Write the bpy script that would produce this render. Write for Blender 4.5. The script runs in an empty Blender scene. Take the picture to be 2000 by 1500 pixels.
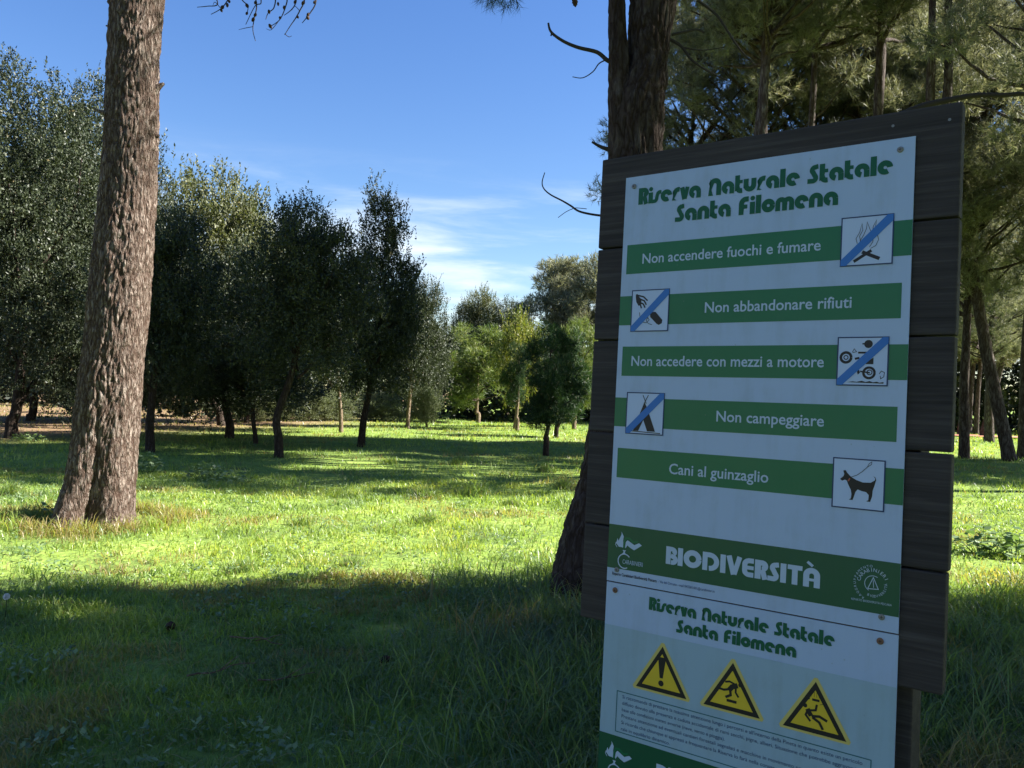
import bpy, bmesh, math, random
import numpy as np
from mathutils import Vector, Matrix, noise as mnoise

# ------------------------------------------------------------------ camera
scene = bpy.context.scene
col = scene.collection
R = math.radians
CAM_H, FPX = 1.6, 1618.0
Zc = Vector((0.03, -1.0, 0.0124)).normalized()          # world up seen from the camera (x right, y down, z forward)
_p = math.asin(Zc.z)
CF = Vector((0, math.cos(_p), math.sin(_p)))
_rz = Zc.x
_ry = -_rz * math.sin(_p) / math.cos(_p)
CR = Vector((math.sqrt(1 - _rz**2 - _ry**2), _ry, _rz)).normalized()
CU = CR.cross(CF)
CAM = Vector((0, 0, CAM_H))
cd = bpy.data.cameras.new('camera'); cam = bpy.data.objects.new('camera', cd); col.objects.link(cam)
cd.sensor_width = 36; cd.sensor_fit = 'HORIZONTAL'; cd.lens = FPX / 2000 * 36
cd.clip_start = 0.05; cd.clip_end = 3000
M = Matrix((CR, CU, -CF)).transposed().to_4x4(); M.translation = CAM
cam.matrix_world = M
scene.camera = cam

# ------------------------------------------------------------------ sky and sun
SUN_EL, SUN_BACK = R(38), R(-4)
sun_dir = Vector((math.cos(SUN_EL) * math.cos(SUN_BACK), -math.cos(SUN_EL) * math.sin(SUN_BACK), math.sin(SUN_EL)))
w = bpy.data.worlds.new('World'); scene.world = w; w.use_nodes = True
nt = w.node_tree; nt.nodes.clear(); N, L = nt.nodes, nt.links
sky = N.new('ShaderNodeTexSky'); sky.sky_type = 'NISHITA'; sky.sun_disc = False
sky.sun_elevation = SUN_EL; sky.sun_rotation = math.atan2(sun_dir.x, sun_dir.y)
sky.air_density = 1.25; sky.dust_density = 0.25; sky.ozone_density = 4.0; sky.altitude = 50
tc = N.new('ShaderNodeTexCoord'); mp = N.new('ShaderNodeMapping')
mp.inputs['Scale'].default_value = (3.2, 3.2, 22); mp.inputs['Location'].default_value = (0.35, 0.1, 2.3)
mp.inputs['Rotation'].default_value = (0, R(3), 0)
no = N.new('ShaderNodeTexNoise'); no.inputs['Scale'].default_value = 1.0; no.inputs['Detail'].default_value = 8
no.inputs['Roughness'].default_value = 0.58; no.inputs['Distortion'].default_value = 0.4
L.new(tc.outputs['Generated'], mp.inputs['Vector']); L.new(mp.outputs[0], no.inputs['Vector'])
cr = N.new('ShaderNodeMapRange'); cr.interpolation_type = 'SMOOTHSTEP'
cr.inputs['From Min'].default_value = 0.43; cr.inputs['From Max'].default_value = 0.72
L.new(no.outputs['Fac'], cr.inputs['Value'])
sx = N.new('ShaderNodeSeparateXYZ'); L.new(tc.outputs['Generated'], sx.inputs[0])
b1 = N.new('ShaderNodeMapRange'); b1.interpolation_type = 'SMOOTHSTEP'
b1.inputs['From Min'].default_value = 0.29; b1.inputs['From Max'].default_value = 0.15
L.new(sx.outputs['Z'], b1.inputs['Value'])
mu = N.new('ShaderNodeMath'); mu.operation = 'MULTIPLY'; L.new(cr.outputs[0], mu.inputs[0]); L.new(b1.outputs[0], mu.inputs[1])
mu2 = N.new('ShaderNodeMath'); mu2.operation = 'MULTIPLY'; L.new(mu.outputs[0], mu2.inputs[0]); mu2.inputs[1].default_value = 0.85
mx = N.new('ShaderNodeMix'); mx.data_type = 'RGBA'
L.new(mu2.outputs[0], mx.inputs['Factor'])
hs = N.new('ShaderNodeHueSaturation'); hs.inputs['Saturation'].default_value = 1.22; hs.inputs['Hue'].default_value = .514; hs.inputs['Value'].default_value = .93
L.new(sky.outputs[0], hs.inputs['Color'])
L.new(hs.outputs[0], mx.inputs['A']); mx.inputs['B'].default_value = (5.4, 5.8, 6.1, 1)
bg = N.new('ShaderNodeBackground'); bg.inputs['Strength'].default_value = 0.05
wo = N.new('ShaderNodeOutputWorld')
L.new(mx.outputs['Result'], bg.inputs['Color']); L.new(bg.outputs[0], wo.inputs[0])
sl = bpy.data.lights.new('sun', 'SUN'); sl.energy = 5.0; sl.angle = R(0.53); sl.color = (1.0, 0.955, 0.88)
so = bpy.data.objects.new('sun', sl); col.objects.link(so)
so.rotation_euler = (-sun_dir).to_track_quat('-Z', 'Y').to_euler()
vs = scene.view_settings
scene.display_settings.display_device = 'sRGB'
vs.view_transform = 'Standard'; vs.look = 'None'; vs.gamma = 1; vs.use_curve_mapping = False
vs.exposure = 2.1
scene.cycles.max_bounces = 5; scene.cycles.transparent_max_bounces = 8

# ------------------------------------------------------------------ helpers
rs = np.random.RandomState(7)
def tag(o, label=None, cat=None, group=None, kind=None):
    if label: o['label'] = label
    if cat: o['category'] = cat
    if group: o['group'] = group
    if kind: o['kind'] = kind
    return o
def empty(name, loc, rz=0):
    o = bpy.data.objects.new(name, None); col.objects.link(o)
    o.location = loc; o.rotation_euler = (0, 0, rz); o.empty_display_size = .2
    return o
def link(name, me, parent=None, mat=None):
    o = bpy.data.objects.new(name, me); col.objects.link(o)
    if parent is not None: o.parent = parent
    if mat is not None and len(me.materials) == 0: me.materials.append(mat)
    return o
def np_mesh(name, V, F, tint=None, smooth=False, mat=None):
    """V (n,3); F list of int arrays (m,3) or (m,4)"""
    me = bpy.data.meshes.new(name)
    if not isinstance(F, (list, tuple)): F = [F]
    F = [f for f in F if len(f)]
    me.vertices.add(len(V)); me.vertices.foreach_set('co', np.ascontiguousarray(V, dtype=np.float32).ravel())
    lv = np.concatenate([f.ravel() for f in F]).astype(np.int32)
    tot = np.concatenate([np.full(len(f), f.shape[1], dtype=np.int32) for f in F])
    st = np.concatenate([[0], np.cumsum(tot)[:-1]]).astype(np.int32)
    me.loops.add(len(lv)); me.loops.foreach_set('vertex_index', lv)
    me.polygons.add(len(tot)); me.polygons.foreach_set('loop_start', st); me.polygons.foreach_set('loop_total', tot)
    if smooth: me.polygons.foreach_set('use_smooth', np.ones(len(tot), dtype=bool))
    me.update(calc_edges=True)
    if tint is not None:
        a = me.color_attributes.new('tint', 'FLOAT_COLOR', 'POINT')
        a.data.foreach_set('color', np.ascontiguousarray(tint, dtype=np.float32).ravel())
    if mat is not None: me.materials.append(mat)
    return me
def _hash(ix, iy, s):
    h = (ix * 374761393 + iy * 668265263 + s * 1442695041) & 0xFFFFFFFF
    h = ((h ^ (h >> 13)) * 1274126177) & 0xFFFFFFFF
    return ((h ^ (h >> 16)) & 0xFFFF) / 65535.0
def vnoise(x, y, s=0):
    x = np.asarray(x, dtype=np.float64); y = np.asarray(y, dtype=np.float64)
    ix = np.floor(x).astype(np.int64); iy = np.floor(y).astype(np.int64)
    fx = x - ix; fy = y - iy; fx = fx * fx * (3 - 2 * fx); fy = fy * fy * (3 - 2 * fy)
    a = _hash(ix, iy, s); b = _hash(ix + 1, iy, s); c = _hash(ix, iy + 1, s); d = _hash(ix + 1, iy + 1, s)
    return (a * (1 - fx) + b * fx) * (1 - fy) + (c * (1 - fx) + d * fx) * fy
def fbm(x, y, s=0, o=3):
    t = 0; a = .5
    for i in range(o):
        t = t + a * vnoise(x * 2**i, y * 2**i, s + i * 17); a *= .5
    return t / (1 - .5**o)
def height(x, y):
    x = np.asarray(x, dtype=np.float64); y = np.asarray(y, dtype=np.float64)
    return .09 * (fbm(x / 3.1, y / 3.1, 3) - .5) + .05 * (vnoise(x / .9, y / .9, 9) - .5) * np.clip((np.abs(x) + y) / 6, 0, 1)
def H1(x, y): return float(height(x, y))
def ray(px, py):
    return (CF * FPX + CR * (px - 1000) - CU * (py - 750)).normalized()
def at(px, py, Y):                       # the point of the place that lies Y metres ahead in that direction
    d = ray(px, py); return CAM + d * (Y / d.y)
def ground(px, py):
    d = ray(px, py); p = CAM + d * (CAM_H / -d.z)
    return p.x, p.y
def unit(v): return v / np.maximum(np.linalg.norm(v, axis=-1, keepdims=True), 1e-9)

# ------------------------------------------------------------------ materials
def mat(name):
    m = bpy.data.materials.new(name); m.use_nodes = True; m.node_tree.nodes.clear()
    return m, m.node_tree.nodes, m.node_tree.links
def flat(name, c, rough=.6, spec=.3, bump=0, bscale=200, var=0):
    m, n, l = mat(name)
    p = n.new('ShaderNodeBsdfPrincipled'); o = n.new('ShaderNodeOutputMaterial'); l.new(p.outputs[0], o.inputs[0])
    p.inputs['Base Color'].default_value = (*c, 1); p.inputs['Roughness'].default_value = rough
    p.inputs['Specular IOR Level'].default_value = spec
    if var or bump:
        t = n.new('ShaderNodeTexCoord'); q = n.new('ShaderNodeTexNoise'); q.inputs['Scale'].default_value = bscale; q.inputs['Detail'].default_value = 5
        l.new(t.outputs['Object'], q.inputs['Vector'])
        if var:
            r = n.new('ShaderNodeValToRGB'); l.new(q.outputs['Fac'], r.inputs[0])
            r.color_ramp.elements[0].position = .3; r.color_ramp.elements[1].position = .7
            r.color_ramp.elements[0].color = (*[v * (1 - var) for v in c], 1); r.color_ramp.elements[1].color = (*[min(1, v * (1 + var)) for v in c], 1)
            l.new(r.outputs[0], p.inputs['Base Color'])
        if bump:
            b = n.new('ShaderNodeBump'); b.inputs['Strength'].default_value = bump; b.inputs['Distance'].default_value = .01
            l.new(q.outputs['Fac'], b.inputs['Height']); l.new(b.outputs[0], p.inputs['Normal'])
    return m
def leafy(name, stops, trans=.35, rough=.45, spec=.35, tcol=None, gloss_var=0):
    """leaf / blade shader; colour picked along a ramp by the piece's own tint.r, dryness tint.g"""
    m, n, l = mat(name)
    a = n.new('ShaderNodeVertexColor'); a.layer_name = 'tint'
    s = n.new('ShaderNodeSeparateColor'); l.new(a.outputs['Color'], s.inputs[0])
    r = n.new('ShaderNodeValToRGB'); l.new(s.outputs[0], r.inputs[0])
    e = r.color_ramp.elements
    while len(e) < len(stops): e.new(.5)
    for i, (pos, c) in enumerate(stops): e[i].position = pos; e[i].color = (*c, 1)
    mxd = n.new('ShaderNodeMix'); mxd.data_type = 'RGBA'; l.new(s.outputs[1], mxd.inputs['Factor'])
    l.new(r.outputs[0], mxd.inputs['A']); mxd.inputs['B'].default_value = (.30, .21, .10, 1)
    p = n.new('ShaderNodeBsdfPrincipled'); p.inputs['Roughness'].default_value = rough; p.inputs['Specular IOR Level'].default_value = spec
    l.new(mxd.outputs['Result'], p.inputs['Base Color'])
    t = n.new('ShaderNodeBsdfTranslucent')
    tm = n.new('ShaderNodeMix'); tm.data_type = 'RGBA'; tm.blend_type = 'MULTIPLY'; tm.inputs['Factor'].default_value = 1
    l.new(mxd.outputs['Result'], tm.inputs['A']); tm.inputs['B'].default_value = (*(tcol or (1.25, 1.35, .5)), 1)
    l.new(tm.outputs['Result'], t.inputs['Color'])
    x = n.new('ShaderNodeMixShader'); x.inputs[0].default_value = trans
    l.new(p.outputs[0], x.inputs[1]); l.new(t.outputs[0], x.inputs[2])
    o = n.new('ShaderNodeOutputMaterial'); l.new(x.outputs[0], o.inputs[0])
    return m
MG = leafy('grass', [(0, (.105, .160, .080)), (.35, (.170, .26, .075)), (.7, (.26, .345, .065)), (1, (.44, .46, .13))], .5, .42, .6, (1.3, 1.3, .5))
MWEED = leafy('weed_leaf', [(0, (.08, .14, .07)), (.5, (.15, .22, .10)), (1, (.25, .32, .15))], .3, .5, .3)
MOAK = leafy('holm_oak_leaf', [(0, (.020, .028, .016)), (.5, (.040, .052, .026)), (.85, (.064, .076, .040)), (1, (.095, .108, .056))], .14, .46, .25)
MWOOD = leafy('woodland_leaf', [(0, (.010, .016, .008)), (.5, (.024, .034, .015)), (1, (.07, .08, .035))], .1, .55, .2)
MOLIVE = leafy('olive_leaf', [(0, (.05, .06, .025)), (.5, (.095, .105, .048)), (1, (.17, .17, .085))], .25, .55, .25)
MPALE = leafy('pale_shrub_leaf', [(0, (.07, .085, .045)), (.5, (.12, .14, .07)), (1, (.2, .22, .12))], .25, .5, .3)
MYEL = leafy('young_leaf', [(0, (.06, .10, .02)), (.5, (.15, .17, .035)), (1, (.30, .27, .06))], .35, .5, .3)
MPINE = leafy('pine_needle', [(0, (.075, .086, .060)), (.5, (.180, .190, .125)), (1, (.38, .37, .24))], .42, .5, .3, (1.1, 1.1, .75))
MYPINE = leafy('young_pine_needle', [(0, (.05, .085, .03)), (.5, (.125, .165, .055)), (1, (.26, .28, .11))], .35, .5, .3)
MDPINE = leafy('dark_pine_needle', [(0, (.012, .03, .012)), (.5, (.028, .062, .022)), (1, (.07, .12, .04))], .2, .5, .3)

def bark_mat(name, c1, c2, c3, sc=1.0, bump=.6):
    m, n, l = mat(name)
    t = n.new('ShaderNodeTexCoord'); q = n.new('ShaderNodeMapping'); q.inputs['Scale'].default_value = (9 * sc, 9 * sc, 2.4 * sc)
    l.new(t.outputs['Object'], q.inputs['Vector'])
    nz = n.new('ShaderNodeTexNoise'); nz.inputs['Scale'].default_value = 1.4; nz.inputs['Detail'].default_value = 9; nz.inputs['Roughness'].default_value = .68
    nz.inputs['Distortion'].default_value = 1.1
    l.new(q.outputs[0], nz.inputs['Vector'])
    v = n.new('ShaderNodeTexVoronoi'); v.feature = 'DISTANCE_TO_EDGE'; v.inputs['Scale'].default_value = 1.6; v.inputs['Detail'].default_value = 2
    add = n.new('ShaderNodeVectorMath'); add.operation = 'ADD'
    nv = n.new('ShaderNodeTexNoise'); nv.inputs['Scale'].default_value = 2; l.new(q.outputs[0], nv.inputs['Vector'])
    l.new(q.outputs[0], add.inputs[0]); l.new(nv.outputs['Color'], add.inputs[1]); l.new(add.outputs[0], v.inputs['Vector'])
    vr = n.new('ShaderNodeMapRange'); vr.inputs['From Max'].default_value = .22; l.new(v.outputs['Distance'], vr.inputs['Value'])
    r = n.new('ShaderNodeValToRGB'); l.new(nz.outputs['Fac'], r.inputs[0])
    e = r.color_ramp.elements; e.new(.5)
    for i, (pp, c) in enumerate(((.3, c1), (.5, c2), (.72, c3))): e[i].position = pp; e[i].color = (*c, 1)
    mxc = n.new('ShaderNodeMix'); mxc.data_type = 'RGBA'
    l.new(vr.outputs[0], mxc.inputs['Factor']); mxc.inputs['A'].default_value = (c1[0] * .62, c1[1] * .48, c1[2] * .4, 1); l.new(r.outputs[0], mxc.inputs['B'])
    p = n.new('ShaderNodeBsdfPrincipled'); p.inputs['Roughness'].default_value = .9; p.inputs['Specular IOR Level'].default_value = .15
    l.new(mxc.outputs['Result'], p.inputs['Base Color'])
    hm = n.new('ShaderNodeMath'); hm.operation = 'MULTIPLY_ADD'; l.new(vr.outputs[0], hm.inputs[0]); hm.inputs[1].default_value = .7; l.new(nz.outputs['Fac'], hm.inputs[2])
    b = n.new('ShaderNodeBump'); b.inputs['Strength'].default_value = bump; b.inputs['Distance'].default_value = .03
    l.new(hm.outputs[0], b.inputs['Height']); l.new(b.outputs[0], p.inputs['Normal'])
    o = n.new('ShaderNodeOutputMaterial'); l.new(p.outputs[0], o.inputs[0])
    return m
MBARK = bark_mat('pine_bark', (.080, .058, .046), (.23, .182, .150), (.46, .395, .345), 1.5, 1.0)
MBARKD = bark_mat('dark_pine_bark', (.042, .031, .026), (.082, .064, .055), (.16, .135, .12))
MBARKF = bark_mat('forest_pine_bark', (.060, .048, .042), (.13, .108, .095), (.26, .225, .20), .7)
MBARKO = bark_mat('oak_bark', (.035, .027, .022), (.07, .055, .045), (.13, .11, .09), 1.3)
MBARKP = bark_mat('pale_bark', (.16, .13, .09), (.27, .22, .16), (.38, .33, .26), 1.3)
MTWIG = flat('twig_wood', (.05, .042, .038), .85, .1)
MCONE = flat('pine_cone_scale', (.05, .03, .02), .8, .2)

# ------------------------------------------------------------------ ground
def ground_material():
    m, n, l = mat('meadow_soil')
    g = n.new('ShaderNodeNewGeometry')
    a = n.new('ShaderNodeTexNoise'); a.inputs['Scale'].default_value = .9; a.inputs['Detail'].default_value = 8; a.inputs['Roughness'].default_value = .65
    b = n.new('ShaderNodeTexNoise'); b.inputs['Scale'].default_value = 14; b.inputs['Detail'].default_value = 6
    l.new(g.outputs['Position'], a.inputs['Vector']); l.new(g.outputs['Position'], b.inputs['Vector'])
    ad = n.new('ShaderNodeMath'); ad.operation = 'MULTIPLY_ADD'; l.new(b.outputs['Fac'], ad.inputs[0]); ad.inputs[1].default_value = .6; l.new(a.outputs['Fac'], ad.inputs[2])
    r = n.new('ShaderNodeValToRGB'); l.new(ad.outputs[0], r.inputs[0])
    e = r.color_ramp.elements; e.new(.5); e.new(.5)
    for i, (pp, c) in enumerate(((.45, (.09, .07, .04)), (.66, (.10, .15, .04)), (.86, (.18, .26, .05)), (1, (.27, .31, .09)))): e[i].position = pp; e[i].color = (*c, 1)
    # leaf litter beneath the oaks on the left
    s = n.new('ShaderNodeSeparateXYZ'); l.new(g.outputs['Position'], s.inputs[0])
    k = n.new('ShaderNodeMath'); k.operation = 'MULTIPLY_ADD'; l.new(s.outputs['X'], k.inputs[0]); k.inputs[1].default_value = -1.6; hy = n.new('ShaderNodeMath'); hy.operation = 'MULTIPLY'; hy.inputs[1].default_value = .5; hc = n.new('ShaderNodeMath'); hc.operation = 'MINIMUM'; hc.inputs[1].default_value = 38; l.new(s.outputs['Y'], hc.inputs[0]); l.new(hc.outputs[0], hy.inputs[0]); l.new(hy.outputs[0], k.inputs[2])
    nn = n.new('ShaderNodeMath'); nn.operation = 'MULTIPLY_ADD'; l.new(a.outputs['Fac'], nn.inputs[0]); nn.inputs[1].default_value = 10; l.new(k.outputs[0], nn.inputs[2])
    mr = n.new('ShaderNodeMapRange'); mr.interpolation_type = 'SMOOTHSTEP'; mr.inputs['From Min'].default_value = 32; mr.inputs['From Max'].default_value = 41; l.new(nn.outputs[0], mr.inputs['Value'])
    mx = n.new('ShaderNodeMix'); mx.data_type = 'RGBA'; l.new(mr.outputs[0], mx.inputs['Factor']); l.new(r.outputs[0], mx.inputs['A'])
    lr = n.new('ShaderNodeValToRGB'); l.new(b.outputs['Fac'], lr.inputs[0])
    lr.color_ramp.elements[0].position = .3; lr.color_ramp.elements[0].color = (.12, .075, .04, 1); lr.color_ramp.elements[1].position = .7; lr.color_ramp.elements[1].color = (.29, .20, .12, 1)
    l.new(lr.outputs[0], mx.inputs['B'])
    p = n.new('ShaderNodeBsdfPrincipled'); p.inputs['Roughness'].default_value = .95; p.inputs['Specular IOR Level'].default_value = .1
    l.new(mx.outputs['Result'], p.inputs['Base Color'])
    bp = n.new('ShaderNodeBump'); bp.inputs['Strength'].default_value = .7; bp.inputs['Distance'].default_value = .05; l.new(b.outputs['Fac'], bp.inputs['Height']); l.new(bp.outputs[0], p.inputs['Normal'])
    o = n.new('ShaderNodeOutputMaterial'); l.new(p.outputs[0], o.inputs[0])
    return m
def warp(n, r0, r1):
    t = np.linspace(-1, 1, n); return np.sign(t) * (np.abs(t) * r0 + np.abs(t)**5 * (r1 - r0))
gx = warp(261, 45, 900); gy = warp(261, 60, 900) + 12
GX, GY = np.meshgrid(gx, gy)
V = np.stack([GX.ravel(), GY.ravel(), height(GX.ravel(), GY.ravel())], 1)
i = np.arange(260); I, J = np.meshgrid(i, i); b0 = (J * 261 + I).ravel()
Fq = np.stack([b0, b0 + 1, b0 + 262, b0 + 261], 1)
tag(link('ground', np_mesh('ground', V, Fq, smooth=True, mat=ground_material())), kind='structure')

# reddish earth path crossing far right
def path_mesh():
    xs = np.linspace(14, 80, 90); c = 46 + .8 * np.sin(xs / 9) + (xs - 25) * .03
    V = []
    for k, (x, y) in enumerate(zip(xs, c)):
        for s in (-1.3, -.4, .4, 1.3):
            yy = y + s + .2 * math.sin(x * 1.7 + s); V.append((x, yy, .075 + .02 * math.cos(s)))
    V = np.array(V); F = []
    for k in range(len(xs) - 1):
        for j in range(3): F.append((k * 4 + j, k * 4 + 4 + j, k * 4 + 5 + j, k * 4 + 1 + j))
    return np_mesh('path', V, np.array(F), smooth=True, mat=flat('red_earth', (.42, .2, .13), .95, .1, .4, 9, .3))
tag(link('path', path_mesh()), kind='structure')

# ------------------------------------------------------------------ grass
def blade_mesh(name, x, y, h, w, seg, tint, material, bend=None, z0=None):
    n = len(x); z = height(x, y) - .01 if z0 is None else z0
    yaw = rs.uniform(0, 2 * np.pi, n); ld = rs.uniform(0, 2 * np.pi, n)
    if bend is None: bend = rs.uniform(.25, 1.05, n)
    sx, sy = np.cos(yaw) * w * .5, np.sin(yaw) * w * .5
    lx, ly = np.cos(ld) * bend * h, np.sin(ld) * bend * h
    rows = []
    if seg == 1: prof = [(0, 0, 1), (1, 1, 0)]
    elif seg == 2: prof = [(0, 0, 1), (.55, .3, .85), (1, 1, 0)]
    else: prof = [(0, 0, .9), (.42, .14, 1), (.78, .48, .7), (1, 1, 0)]
    V = []
    for (t, q, ww) in prof:
        drop = np.where(bend > .5, (bend - .5) * .7, 0) * (t**3)
        cx, cy, cz = x + lx * q, y + ly * q, z + h * (t * (1 - .25 * bend * q) - drop)
        if ww > 0:
            V.append(np.stack([cx - sx * ww, cy - sy * ww, cz], 1)); V.append(np.stack([cx + sx * ww, cy + sy * ww, cz], 1))
        else: V.append(np.stack([cx, cy, cz], 1))
    k = len(V); VV = np.stack(V, 1).reshape(-1, 3)
    base = (np.arange(n) * k)[:, None]
    F4 = [base + np.array([[2 * s, 2 * s + 1, 2 * s + 3, 2 * s + 2]]) for s in range(seg - 1)]
    F3 = base + np.array([[2 * (seg - 1), 2 * (seg - 1) + 1, 2 * seg]])
    F = ([np.concatenate(F4)] if F4 else []) + [F3]
    return np_mesh(name, VV, F, np.repeat(tint, k, 0), mat=material)
def tall(x, y):        # where the meadow is left uncut
    g = lambda cx, cy, rx, ry: np.exp(-(((x - cx) / rx)**2 + ((y - cy) / ry)**2))
    return np.clip(g(.75, 4.6, 1.0, 1.5) * 1.1 + g(2.2, 4.5, 1.6, 1.6) * .95 + .35 * g(1.1, 9.5, 1.2, 3.5) + .2 * g(3.5, 7.0, 3, .8), 0, 1)
def scatter(d0, d1, rho0, p, wide=1.5):
    # density rho0*(5/d)^p per square metre over the widening field in front of the viewer
    dd = np.linspace(d0, d1, 400); f = rho0 * (5 / dd)**p * wide * (dd + 1.2)
    cdf = np.concatenate([[0], np.cumsum((f[1:] + f[:-1]) / 2 * np.diff(dd))]); n = int(cdf[-1])
    y = np.interp(rs.uniform(0, cdf[-1], n), cdf, dd); x = rs.uniform(-.5, .5, n) * wide * (y + 1.2)
    return x, y
def grass_tint(x, y, t):
    n = len(x)
    big = fbm(x / 1.7, y / 1.7, 21); mid = fbm(x / .45, y / .45, 33)
    v = .50 + (big - .5) * .9 + (mid - .5) * .7 + rs.normal(0, .13, n) - .35 * t
    dry = (fbm(x / 1.1, y / 1.1, 51) > .61) * rs.uniform(.1, .9, n) + (rs.uniform(0, 1, n) < .035) * .7
    far = np.clip((.5 * np.minimum(y, 38) - 1.6 * x + 10 * fbm(x / 6, y / 6, 5) - 30) / 9, 0, 1)
    dry = np.maximum(dry, far * rs.uniform(.2, .9, n))
    return np.stack([np.clip(v, 0, 1), np.clip(dry, 0, 1), np.zeros(n), np.ones(n)], 1)
def lawn(name, d0, d1, rho, p, seg, hs, ws):
    x, y = scatter(d0, d1, rho, p)
    cl = fbm(x / .5, y / .5, 71); pt = fbm(x / 2.6, y / 2.6, 77)
    keep = rs.uniform(0, 1, len(x)) < np.clip(.35 + 1.6 * (cl - .25), .15, 1) * np.where((.5 * np.minimum(y, 38) - 1.6 * x + 10 * fbm(x / 6, y / 6, 5)) > 36, .3, 1)
    c = 46 + .8 * np.sin(x / 9) + (x - 25) * .03
    keep &= ~((np.abs(y - c) < 1.4) & (x > 14))
    x, y, cl, pt = x[keep], y[keep], cl[keep], pt[keep]
    k2 = ~((fbm(x / 1.3, y / 1.3, 151) > .60) & (rs.uniform(0, 1, len(x)) < .6)); x, y, cl, pt = x[k2], y[k2], cl[k2], pt[k2]
    t = tall(x, y); n = len(x)
    h = hs * (.35 + 1.1 * cl**1.5 + .5 * pt) * rs.uniform(.55, 1.35, n)
    h = h * (1 - t) + t * rs.uniform(.14, .40, n) * (.5 + .8 * cl)
    w = ws * rs.uniform(.7, 1.4, n) * (1 + .25 * t) * np.maximum(1, y / d0 * .8)
    tag(link(name, blade_mesh(name, x, y, h, w, seg, grass_tint(x, y, t), MG)), kind='stuff')
    return n
lawn('meadow_grass', 2.6, 7.2, 3400, 1.0, 3, .075, .0042)
lawn('meadow_grass', 7.2, 15, 2100, .9, 2, .075, .0090)
lawn('meadow_grass', 15, 62, 700, 1.15, 1, .12, .020)
# extra tall blades where the grass is left long
def tall_grass():
    n = 42000
    x = rs.uniform(-.9, 5.2, n); y = rs.uniform(2.6, 8.2, n)
    keep = rs.uniform(0, 1, n) < tall(x, y)**1.3; x, y = x[keep], y[keep]; n = len(x)
    h = rs.uniform(.2, .46, n) * (.55 + .6 * fbm(x / .4, y / .4, 91))
    tag(link('long_grass', blade_mesh('long_grass', x, y, h, rs.uniform(.004, .009, n), 3, grass_tint(x, y, np.full(n, .45)), MG, rs.uniform(.35, 1.25, n))), kind='stuff')
tall_grass()
# small broad leaved weeds and clover between the blades
def leaves_mesh(name, P, D, U, ln, wd, tint, material):
    """rhombic leaves: base P, direction D, face normal U"""
    S = unit(np.cross(D, U)); a = P; b = P + D * (ln * .45)[:, None] + S * (wd * .5)[:, None] + U * (ln * .06)[:, None]
    c = P + D * ln[:, None]; d = P + D * (ln * .45)[:, None] - S * (wd * .5)[:, None] + U * (ln * .06)[:, None]
    V = np.stack([a, b, c, d], 1).reshape(-1, 3); F = np.arange(len(P) * 4).reshape(-1, 4)
    return np_mesh(name, V, F, np.repeat(tint, 4, 0), mat=material)
def weeds():
    x, y = scatter(2.7, 16, 60, 1.2); k = fbm(x / .9, y / .9, 131) > .47; x, y = x[k], y[k]; n = len(x); m = 7
    X = np.repeat(x, m) + rs.normal(0, .03, n * m); Y = np.repeat(y, m) + rs.normal(0, .03, n * m)
    a = rs.uniform(0, 2 * np.pi, n * m); up = rs.uniform(.1, .9, n * m)
    D = unit(np.stack([np.cos(a), np.sin(a), up], 1)); U = unit(np.stack([-np.cos(a) * up, -np.sin(a) * up, np.ones(n * m)], 1) + rs.normal(0, .2, (n * m, 3)))
    sz = np.repeat(rs.uniform(.6, 1.5, n), m) * .03
    P = np.stack([X, Y, height(X, Y) + rs.uniform(.01, .07, n * m)], 1)
    t = np.stack([rs.uniform(0, 1, n * m), np.zeros(n * m), np.zeros(n * m), np.ones(n * m)], 1)
    tag(link('clover_and_weeds', leaves_mesh('clover_and_weeds', P, D, U, sz, sz * .62, t, MWEED)), kind='stuff')
weeds()
def litter():     # fallen needles and dry stalks lying in the grass
    x, y = scatter(2.7, 14, 60, 1.0); n = len(x)
    z = height(x, y) + rs.uniform(.01, .06, n); a = rs.uniform(0, 6.28, n); ln = rs.uniform(.05, .22, n)
    D = unit(np.stack([np.cos(a), np.sin(a), rs.normal(0, .18, n)], 1)); U = np.tile([0, 0, 1.], (n, 1))
    t = np.stack([rs.uniform(.6, 1, n), rs.uniform(.6, 1, n), np.zeros(n), np.ones(n)], 1)
    tag(link('dry_stalks', leaves_mesh('dry_stalks', np.stack([x, y, z], 1), D, U, ln, np.full(n, .005), t, MG)), kind='stuff')
litter()

# ------------------------------------------------------------------ tubes, trunks
def tube(V, F, pts, rad, seg=7):
    """append a tapered tube to lists V, F (quads)"""
    pts = [Vector(p) for p in pts]; prev = None; b = len(V)
    for i, p in enumerate(pts):
        t = (pts[min(i + 1, len(pts) - 1)] - pts[max(i - 1, 0)]).normalized()
        if prev is None: u = t.orthogonal().normalized()
        else: u = (prev - t * prev.dot(t)).normalized()
        prev = u; v = t.cross(u)
        for k in range(seg):
            a = 2 * math.pi * k / seg
            V.append(tuple(p + (u * math.cos(a) + v * math.sin(a)) * rad[i]))
    for i in range(len(pts) - 1):
        for k in range(seg):
            F.append((b + i * seg + k, b + i * seg + (k + 1) % seg, b + (i + 1) * seg + (k + 1) % seg, b + (i + 1) * seg + k))
def tubes_obj(name, lst, parent, material, seg=7):
    V, F = [], []
    for pts, rad in lst: tube(V, F, pts, rad, seg)
    return link(name, np_mesh(name, np.array(V), np.array(F), smooth=True), parent, material)
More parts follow.
